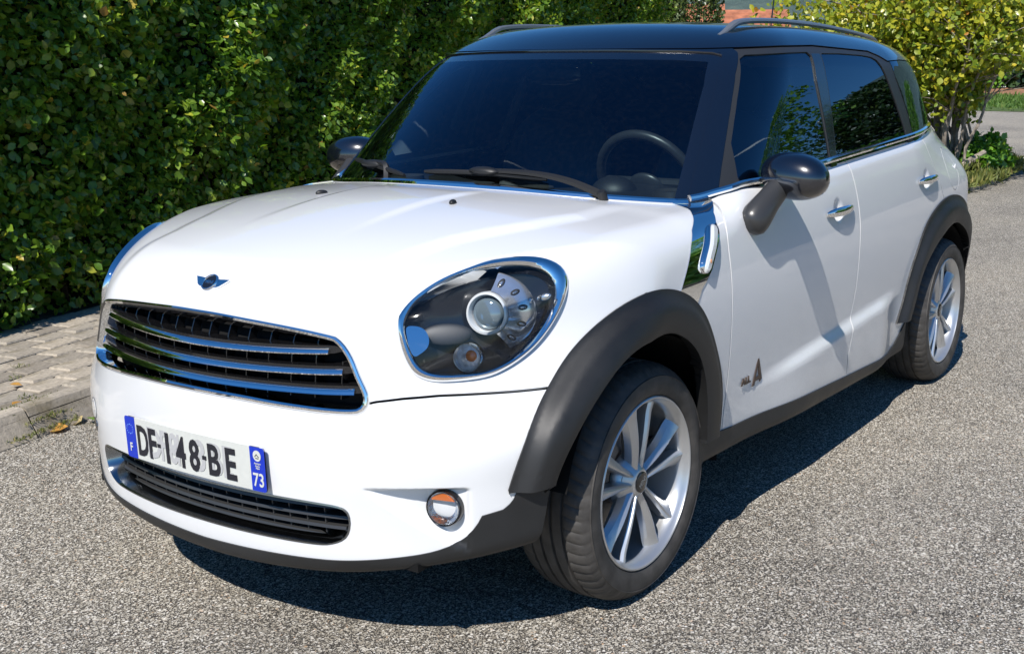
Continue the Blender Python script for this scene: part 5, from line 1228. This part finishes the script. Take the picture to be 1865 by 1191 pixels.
for (s, d), w_ in zip(pl_, ORD):
    tag(flat_leaf(K(s, d, .110), rng.uniform(.035, .06), rng.uniform(0, 6), rng.choice([.1, .3, .5, .7])), 'small dry brown leaf on the stone pavers, %s the kerb' % w_, 'leaf', 'dry leaves on the pavement')
def blades(name, pts, h, n, mat, spread=.03, label=None, kind='stuff'):
    P3 = np.array([pts[nrng.integers(len(pts))] for _ in range(n)])+nrng.normal(0, spread, (n, 3))*[1, 1, .1]
    V = leaf_arrays(P3, rnd3(n)*.45+[0, 0, .8], rnd3(n)*[1, 1, .2], h*nrng.uniform(.5, 1.3, n), np.full(n, .28), LEAF4)
    o = link(bpy.data.objects.new(name, leaf_mesh(name, V, LEAF4, np.clip(nrng.normal(.45, .25, n), 0, 1), mat))); tag(o, kind=kind); return o
MAT['weed'] = leaf_mat('weed', [(0, (.07, .10, .02)), (.6, (.16, .18, .04)), (1, (.34, .28, .10))], .6, .2, 0)
blades('weeds', [K(.10, -2.62, .10), K(.17, -2.68, .10), K(.22, -2.58, .10), K(.05, -2.72, .10)], .085, 420, 'weed', .045)
blades('moss', [K(-.28-.035*i, -1.97, .105) for i in range(8)]+[K(-.22-.04*i, -1.862, .02) for i in range(8)]+[K(-.30-.04*i, -1.90, .06) for i in range(6)], .018, 900, 'weed', .018)
blades('joint_weeds', [K(rng.uniform(-.9, .7), -1.96-.139*rng.randrange(0, 8), .095) for _ in range(26)], .016, 700, 'weed', .02)

# ---------------------------------------------------------------- planted island with the yellow-green shrub behind the car
isl = [(-9.2, -4.2), (-9.4, -2.2), (-10.1, -1.35), (-11.5, -1.22), (-13.4, -1.42), (-14.8, -2.2), (-15.6, -4.0), (-15.4, -6.5), (-11.6, -6.4)]
isl_s = smooth_closed(isl, 54)
MAT['soil'] = simple('island_soil', (.10, .085, .05), .95, nscale=6, nvar=.5, bumpv=.6, bscale=50)
V = [(x, y, .075) for x, y in isl_s]+[(float(isl_s[:, 0].mean()), float(isl_s[:, 1].mean()), .30)]; n = len(isl_s)
tag(mesh_obj('planting_bed', V, [[(i+1) % n, i, n] for i in range(n)] if False else [[i, (i+1) % n, n] for i in range(n)][::-1], 'soil', None), kind='structure')
kb = tag(mesh_obj('kerb', [(-12, -1.4, .02), (-11.9, -1.4, .02), (-11.9, -1.3, .02)], [(0, 1, 2)], 'joint', None), kind='structure')
per = resample(isl_s, 30, True)
for i in range(30):
    a, b = per[i], per[(i+1) % 30]; L = np.linalg.norm(b-a)
    o = bpy.data.objects.new('kerb_stone', stone_mesh('kerb_stone', L-.012, .12, .15, .012, 'kerb', .006)); o.location = ((a[0]+b[0])/2, (a[1]+b[1])/2, .085+rng.uniform(-.015, .012)); o.rotation_euler = (0, 0, math.atan2(b[1]-a[1], b[0]-a[0])); link(o, kb)
pts_in = [p for p in [np.array([rng.uniform(-15.4, -9.4), rng.uniform(-4.5, -1.35), .17]) for _ in range(900)] if sd_poly(p[None, :2], isl_s)[0] > .12]
blades('grass', pts_in+[np.array([x+rng.uniform(-.1, .1), y+rng.uniform(-.12, .06), .06]) for x, y in isl_s[8:30] for _ in range(14)], .12, 15000, 'weed', .06)
def bush(name, label, cat, c, r, n, size, mat, shape=LEAF4, group=None, parent_stuff=True, trunk=None):
    root = tag(empty(name, (c[0], c[1], 0)), label, cat, group); bpy.context.view_layer.update()
    u = rnd3(n); u /= np.linalg.norm(u, axis=1)[:, None]; rad = nrng.uniform(.35, 1, n)**.5
    lob = 1+.16*np.sin(u[:, 0]*5+c[0])*np.sin(u[:, 2]*6+c[1])+.12*np.sin(u[:, 1]*9+2)*np.sin(u[:, 2]*11)
    pos = np.asarray(c)+u*np.asarray(r)*(rad*lob)[:, None]; keep = pos[:, 2] > .05; pos, u = pos[keep], u[keep]; n = len(pos)
    V = leaf_arrays(pos, u*.5+rnd3(n)*.6+[0, 0, -.1], u*.8+rnd3(n)*.5+[0, 0, .4], size*nrng.uniform(.6, 1.3, n), np.ones(n), shape)
    child_world(tag(link(bpy.data.objects.new('foliage', leaf_mesh('foliage', V, shape, np.clip(nrng.normal(.45, .25, n), 0, 1), mat))), kind='stuff'), root)
    m = MB(); t_ = trunk or .03; m.tube([(c[0], c[1], -.02), (c[0]+.02, c[1], c[2]*.6), (c[0], c[1], c[2]+r[2]*.4)], t_, 8, scale=[1.3, 1, .5]); child_world(m.build('stem', 'bark', None), root)
    return root
# the shrub: many pale stems fanning out of one root, big yellowing leaves
sr = tag(empty('shrub', (-11.6, -1.75, .15)), 'large autumn shrub with yellow green leaves and many thin bare stems behind the car', 'shrub'); bpy.context.view_layer.update()
m = MB(); tips = []
base = np.array([-11.6, -1.72, .12])
for k in range(26):
    a = rng.uniform(0, 2*math.pi); lean = rng.uniform(.25, 1.0); L = rng.uniform(1.3, 2.1); b0 = base+np.array([rng.uniform(-.3, .3), rng.uniform(-.28, .22), 0])
    dr = np.array([math.cos(a)*.9, math.sin(a)*1.25-.40, 0])*lean; pts_ = [b0]
    for j in range(1, 7):
        t = j/6; pts_.append(b0+dr*t**1.3*1.25+np.array([rng.uniform(-.05, .05), rng.uniform(-.05, .05), L*t]))
    m.tube(smooth_open(pts_, 14), rng.uniform(.016, .034), 6, scale=np.linspace(1, .3, 14))
    for t in (.45, .6, .72, .84, .93, 1.0):
        p = np.array(smooth_open(pts_, 60))[int(t*59)]
        for _ in range(3):
            q = p+np.array([rng.gauss(0, .38), rng.gauss(0, .42), rng.uniform(.05, .55)]); m.tube([p, (p+q)/2+np.array([0, 0, .06]), q], .008, 4, scale=[1, .7, .3]); tips.append((p, q))
child_world(tag(m.build('stems', 'palebark', None), None), sr)
tips = np.array(tips); n = 21000; tp_ = tips[nrng.integers(len(tips), size=n)]; t = nrng.uniform(.2, 1.02, n)[:, None]; pos = tp_[:, 0]*(1-t)+tp_[:, 1]*t+np.clip(nrng.normal(0, .10, (n, 3)), -.18, .18)
ex = 7500; pe = np.array([-11.7, -2.35, 1.95])+np.clip(nrng.normal(0, 1, (ex, 3)), -1.7, 1.7)*[.8, .85, .42]; pos = np.vstack([pos, pe])
ok = (pos[:, 2] > .62-.25*(pos[:, 1] < -2.2)) & ((pos[:, 2] > 1.05) | (nrng.uniform(0, 1, len(pos)) < .45)) & ~((pos[:, 1] > -1.40) & (pos[:, 2] < 1.30)); pos = pos[ok]; n = len(pos)
Vs = leaf_arrays(pos, rnd3(n)*.8+[0, 0, -.35], rnd3(n)*.7+[.5, .2, .7], .080*nrng.uniform(.6, 1.2, n), nrng.uniform(.70, 1.0, n), LEAF8); ts_ = np.clip(nrng.normal(.50, .22, n)+.08*(pos[:, 2]-1.6), 0, 1)
fr_ = np.argsort(np.linalg.norm(pos-camp, axis=1)+nrng.uniform(0, .8, n))[:240]; rs_ = np.setdiff1d(np.arange(n), fr_)
child_world(tag(link(bpy.data.objects.new('foliage', leaf_mesh('foliage', Vs[rs_], LEAF8, ts_[rs_], 'shrub'))), kind='stuff'), sr)
for i in fr_: child_world(link(bpy.data.objects.new('leaf', leaf_mesh('leaf', Vs[i:i+1], LEAF8, ts_[i:i+1], 'shrub'))), sr)
bush('low_plant', 'low bright green leafy plant at the foot of the yellowing shrub', 'plant', (-12.0, -1.45, .26), (.50, .30, .28), 1900, .075, 'green', LEAF8)
lg = MB(); lg.tube([(-11.35, -1.55, .16), (-11.45, -1.45, .26), (-11.6, -1.33, .36)], .05, 8, scale=[1, .9, .6]); tag(lg.build('dead_branch', 'palebark', None), 'short pale dead branch stump beside the green plant under the shrub', 'branch')

# ---------------------------------------------------------------- beyond the hedge and at the end of the road
MAT['lawn'] = leaf_mat('lawn', [(0, (.06, .13, .02)), (.6, (.10, .19, .03)), (1, (.17, .22, .05))], .6, .2, 0)
MAT['turf'] = simple('turf', (.075, .12, .025), .95, nscale=1.5, nvar=.3)
V = [(-31.5, -4.6, .012), (-32.0, -7.4, .012), (-33.5, -13, .012), (-75, -30, .02), (-75, 5, .02), (-42, 2, .012)]
tag(mesh_obj('verge', V, [(0, 5, 4, 3, 2, 1)][::1] if False else [(5, 4, 3, 2, 1, 0)][::-1], 'turf', None, False), kind='structure')
gp_ = [np.array([rng.uniform(-44, -31.8), rng.uniform(-12, -3), .06]) for _ in range(2500)]; blades('lawn_grass', [p for p in gp_ if p[0] < -31.8-.16*max(0, p[1]+4.6)-.10*abs(min(0, p[1]+7.4))], .20, 7000, 'lawn', .15)
MAT['mulch'] = simple('bark_mulch', (.26, .13, .07), .95, nscale=4, nvar=.4)
tag(mesh_obj('mulch_bed', [(-43, -10.4, .10), (-43, -5, .10), (-47, -5, .35), (-47, -11, .35)], [(0, 1, 2, 3)], 'mulch', None, False), kind='structure')
for i, (x, y, w_, h_) in enumerate(((-47, -11.3, 1.7, 1.35), (-47.5, -8.6, 1.9, 1.55), (-48, -5.9, 1.9, 1.4), (-49, -3.2, 1.9, 1.5))):
    bush('green_bush', ['dark green bush left of the others beyond the road, above the bark mulch', 'rounded green bush beyond the end of the road, second from the shrub', 'green bush beyond the grass verge near the right edge of the photo', 'green bush at the far right edge beyond the grass verge'][i], 'bush', (x, y, h_*.95), (1.4, w_, h_), 3600, .28, 'dark_leaf' if i % 2 else 'green', LEAF4, 'bushes beyond the grass verge', True, .06)
wl = MB().box((-58, -13.6, .55), (.3, 5, 1.1)).build('garden_wall', simple('white_render', (.66, .64, .60), .9, nscale=3, nvar=.08), None, False); tag(wl, 'low white garden wall glimpsed beyond the road through the shrub stems', 'wall')
def tree(name, label, cat, c, h, r, n, size, mat, conical=0.0, trunk_h=1.2, tr=.12, group=None, lob=.25, shape=LEAF4):
    root = tag(empty(name, (c[0], c[1], c[2] if len(c) > 2 else 0)), label, cat, group); bpy.context.view_layer.update(); z0 = c[2] if len(c) > 2 else 0
    t = nrng.uniform(0, 1, n)**(1.0 if conical else .9); a = nrng.uniform(0, 2*math.pi, n)
    prof = (1-t)**.7*conical+(1-conical)*np.sqrt(np.clip(1-(2*t-.95)**2, .0, 1))+.06
    rr = r*prof*(1+lob*np.sin(a*3+t*9+c[0])*np.sin(t*17+a*2))*np.sqrt(nrng.uniform(.30, 1, n))
    pos = np.stack([c[0]+rr*np.cos(a), c[1]+rr*np.sin(a), z0+trunk_h+(h-trunk_h)*t+nrng.normal(0, .1, n)], 1)
    gap = np.sin(pos[:, 0]*2.3+c[1])*np.sin(pos[:, 1]*2.7)*np.sin(pos[:, 2]*2.1+1) > .38; pos = pos[~gap | (nrng.uniform(0, 1, n) < .25)]; n = len(pos); out = pos-np.array([c[0], c[1], z0+h*.4]); out /= np.linalg.norm(out, axis=1)[:, None]
    V = leaf_arrays(pos, out*.6+rnd3(n)*.6+[0, 0, .25*conical], out*.8+rnd3(n)*.6+[0, 0, .3], size*nrng.uniform(.6, 1.3, n), np.ones(n), shape)
    child_world(tag(link(bpy.data.objects.new('crown', leaf_mesh('crown', V, shape, np.clip(nrng.normal(.45, .25, n), 0, 1), mat))), kind='stuff'), root)
    m = MB(); m.tube([(c[0], c[1], z0-.1), (c[0]+.05, c[1], z0+h*.35), (c[0], c[1]+.05, z0+h*.85)], tr, 10, scale=[1.2, .8, .2])
    for k in range(10):
        zz = z0+trunk_h+(h-trunk_h)*(.05+.08*k); aa = k*2.4; m.tube([(c[0], c[1], zz), (c[0]+.6*r*math.cos(aa), c[1]+.6*r*math.sin(aa), zz+.25*r)], tr*.4, 6, scale=[1, .3])
    child_world(m.build('trunk', 'bark', None), root); return root
def at_px_dir(x25, y25, dist):
    """a ground position on the bearing of (x25, y25) seen from the camera"""
    d = np.array([x25, y25])-camp[:2]; d /= np.linalg.norm(d); return camp[:2]+d*dist
for i, ((bx, by), dist, w_, h_, lab_) in enumerate((((-19.01, -10.41), 23, .62, 4.3, 'columnar conifer just beyond the end of the tall hedge'), ((-19.26, -10.0), 24, .36, 4.2, 'narrow columnar conifer, the middle one of three above the car roof'), ((-19.55, -9.45), 23, .52, 4.4, 'columnar conifer on the right of three, left of the orange tiled roof'))):
    p = at_px_dir(bx, by, dist); tree('columnar_conifer', lab_, 'tree', (p[0], p[1], -.6), h_+.6, w_, 15000, .065, 'conifer', .25, .1, .07, 'conifers beyond the hedge', .12)
for i, ((bx, by), dist, lab_) in enumerate((((-19.08, -10.28), 20.5, 'small yellow green bush below the first conifer, over the car roof'), ((-19.3, -9.9), 21, 'low yellow green bush between the conifers, over the car roof'))):
    p = at_px_dir(bx, by, dist); bush('yellow_bush', lab_, 'bush', (p[0], p[1], 1.25), (.5, .55-.1*i, .85-.12*i), 4200, .065, 'shrub', LEAF4, None, True, .03)
# houses beyond: walls, tiled gable roofs built from tile courses, chimneys and windows
MAT['tile'] = simple('clay_tile', (.36, .13, .065), .8, nscale=2.5, nvar=.35); MAT['render'] = simple('house_render', (.60, .52, .42), .9, nscale=1, nvar=.06); MAT['pane'] = simple('window_pane', (.03, .04, .05), .08)
def house(label, c, wx, wy, zw, zr_, rot, detail=True, group=None, wallmat='render', roofmat='tile', chim=False):
    root = tag(empty('house', (c[0], c[1], c[2]), rot), label, 'house', group); bx_, by_ = wx/2, wy/2
    MB().box((0, 0, zw/2), (wx, wy, zw)).build('wall', wallmat, root, False)
    m = MB(); m.add([(-bx_, -by_, zw), (bx_, -by_, zw), (bx_, by_, zw), (-bx_, by_, zw), (-bx_, 0, zr_), (bx_, 0, zr_)], [[0, 1, 5, 4], [2, 3, 4, 5], [1, 2, 5], [3, 0, 4]]); m.build('gable', wallmat, root, False)
    m = MB(); nc = 12 if detail else 1; L = math.hypot(by_+.4, zr_-zw)
    for s_ in (1, -1):
        for k in range(nc):
            t0, t1 = k/nc, (k+1.15)/nc; y0, y1 = s_*(by_+.4)*t0, s_*(by_+.4)*min(t1, 1.02); z0, z1 = zr_+.10-(zr_-zw+.25)*t0, zr_+.10-(zr_-zw+.25)*min(t1, 1.02)
            m.add([(-bx_-.4, y0, z0), (bx_+.4, y0, z0), (bx_+.4, y1, z1+.03), (-bx_-.4, y1, z1+.03), (-bx_-.4, y0, z0-.05), (bx_+.4, y0, z0-.05), (bx_+.4, y1, z1-.04), (-bx_-.4, y1, z1-.04)], [[0, 1, 2, 3], [4, 7, 6, 5], [0, 4, 5, 1], [1, 5, 6, 2], [2, 6, 7, 3], [3, 7, 4, 0]])
    rf = m.build('roof', roofmat, root, False)
    if detail:
        if chim: MB().box((bx_*.4, by_*.3, zr_+.1), (.5, .6, 1.1)).build('chimney', wallmat, rf, False)
        for s_ in (1, -1):
            for x in (-bx_*.5, bx_*.5): MB().box((x, s_*by_, zw*.55), (1.0, .06, 1.2)).build('window', 'pane', root, False)
    return root
p = at_px_dir(-19.76, -9.07, 58); house('house with an orange tiled roof between the conifers and the yellow shrub', (p[0], p[1], -2.6), 5.8, 8.0, 4.2, 6.35, math.radians(120))
p = at_px_dir(-19.2, -10.1, 66); house('house whose orange roof shows between two conifers above the car', (p[0], p[1], -2.6), 6, 8, 4.6, 7.0, math.radians(118))
# wooded mountainside with a village at its foot
MAT['forest'] = None
m_, nt, b = new_mat('haze_tinted_forest'); nz = noise(nt, .035, 8, .65); n2 = noise(nt, .004, 4, .5)
cc = ramp(nt, nz, [(.3, (.045, .075, .070)), (.55, (.075, .115, .10)), (.75, (.13, .16, .13))]); nt.links.new(cc, b.inputs['Base Color']); b.inputs['Roughness'].default_value = 1; bump(nt, b, nz, 1, 14); MAT['forest'] = m_  # lighter bluish tones put the distant air haze into the forest colour
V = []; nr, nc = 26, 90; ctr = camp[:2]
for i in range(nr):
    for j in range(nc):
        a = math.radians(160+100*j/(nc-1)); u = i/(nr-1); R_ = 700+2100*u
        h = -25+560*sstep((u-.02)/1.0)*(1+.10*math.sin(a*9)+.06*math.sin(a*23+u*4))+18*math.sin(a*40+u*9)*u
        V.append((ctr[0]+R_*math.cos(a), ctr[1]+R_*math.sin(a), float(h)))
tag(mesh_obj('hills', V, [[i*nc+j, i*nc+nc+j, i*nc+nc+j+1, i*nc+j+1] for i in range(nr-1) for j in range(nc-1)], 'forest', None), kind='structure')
MAT['farwall'] = simple('far_wall', (.62, .56, .50), .9)
def hill_z(x, y):
    d = np.array([x, y])-ctr; R_ = np.linalg.norm(d); a = math.atan2(d[1], d[0]) % (2*math.pi); u = max(0, (R_-700)/2100); return float(-25+560*sstep((u-.02)/1.0)*(1+.10*math.sin(a*9)+.06*math.sin(a*23+u*4))+18*math.sin(a*40+u*9)*u)
for k in range(26):
    fx = rng.uniform(0, 1); b0 = np.array([-19.60, -9.36])+np.array([-.40, .80])*fx; p = at_px_dir(b0[0], b0[1], rng.uniform(1060, 1240))
    house('tiny pale village house far off on the wooded hillside', (p[0], p[1], hill_z(*p)-.5), rng.uniform(10, 15), rng.uniform(9, 12), rng.uniform(6, 9), rng.uniform(10, 12), rng.uniform(0, 3), False, 'village houses on the hillside', 'farwall')
# ---------------------------------------------------------------- the other side of the road: trees and hedge seen only as reflections in the car's windows
tree('broadleaf_tree', 'spreading tree across the road, seen mirrored in the front side window', 'tree', (-18.2, 11.6), 8.2, 3.7, 22000, .15, 'green', 0, 1.6, .16)
tree('pine_tree', 'dark pine across the road, seen mirrored in the rear side window', 'tree', (-25.5, 8.4), 6.3, 2.6, 20000, .17, 'dark_leaf', .35, 1.2, .2)
tree('broadleaf_tree', 'tree further down the road, seen mirrored in the rear quarter window', 'tree', (-35, 5.0), 5.4, 2.8, 9000, .22, 'green', 0, 1.4, .2)
hb = tag(empty('hedge', (-22, 7.5, 0)), 'hedge across the road, seen mirrored along the bottom of the side windows', 'hedge'); bpy.context.view_layer.update()
n = 24000; x = nrng.uniform(-42, -8, n); zt = nrng.uniform(.05, 1, n); yy = 6.6+.25*np.sin(x*1.3)+nrng.normal(0, .12, n)-(x+22)*.02; pos = np.stack([x, yy+.5*(zt > .93)*nrng.uniform(0, 2, n), zt*(2.5+.25*np.sin(x*.9))], 1)
child_world(tag(link(bpy.data.objects.new('foliage', leaf_mesh('foliage', leaf_arrays(pos, rnd3(n), rnd3(n)*.6+[0, -1, .4], .17*nrng.uniform(.6, 1.3, n), np.ones(n), LEAF4), LEAF4, np.clip(nrng.normal(.45, .25, n), 0, 1), 'green'))), kind='stuff'), hb)
child_world(MB().box((-25, 7.9, 1.15), (33.5, 1.4, 2.2)).build('shade_core', 'shade_core', None, False), hb)  # same light-blocking dark core added inside this hedge
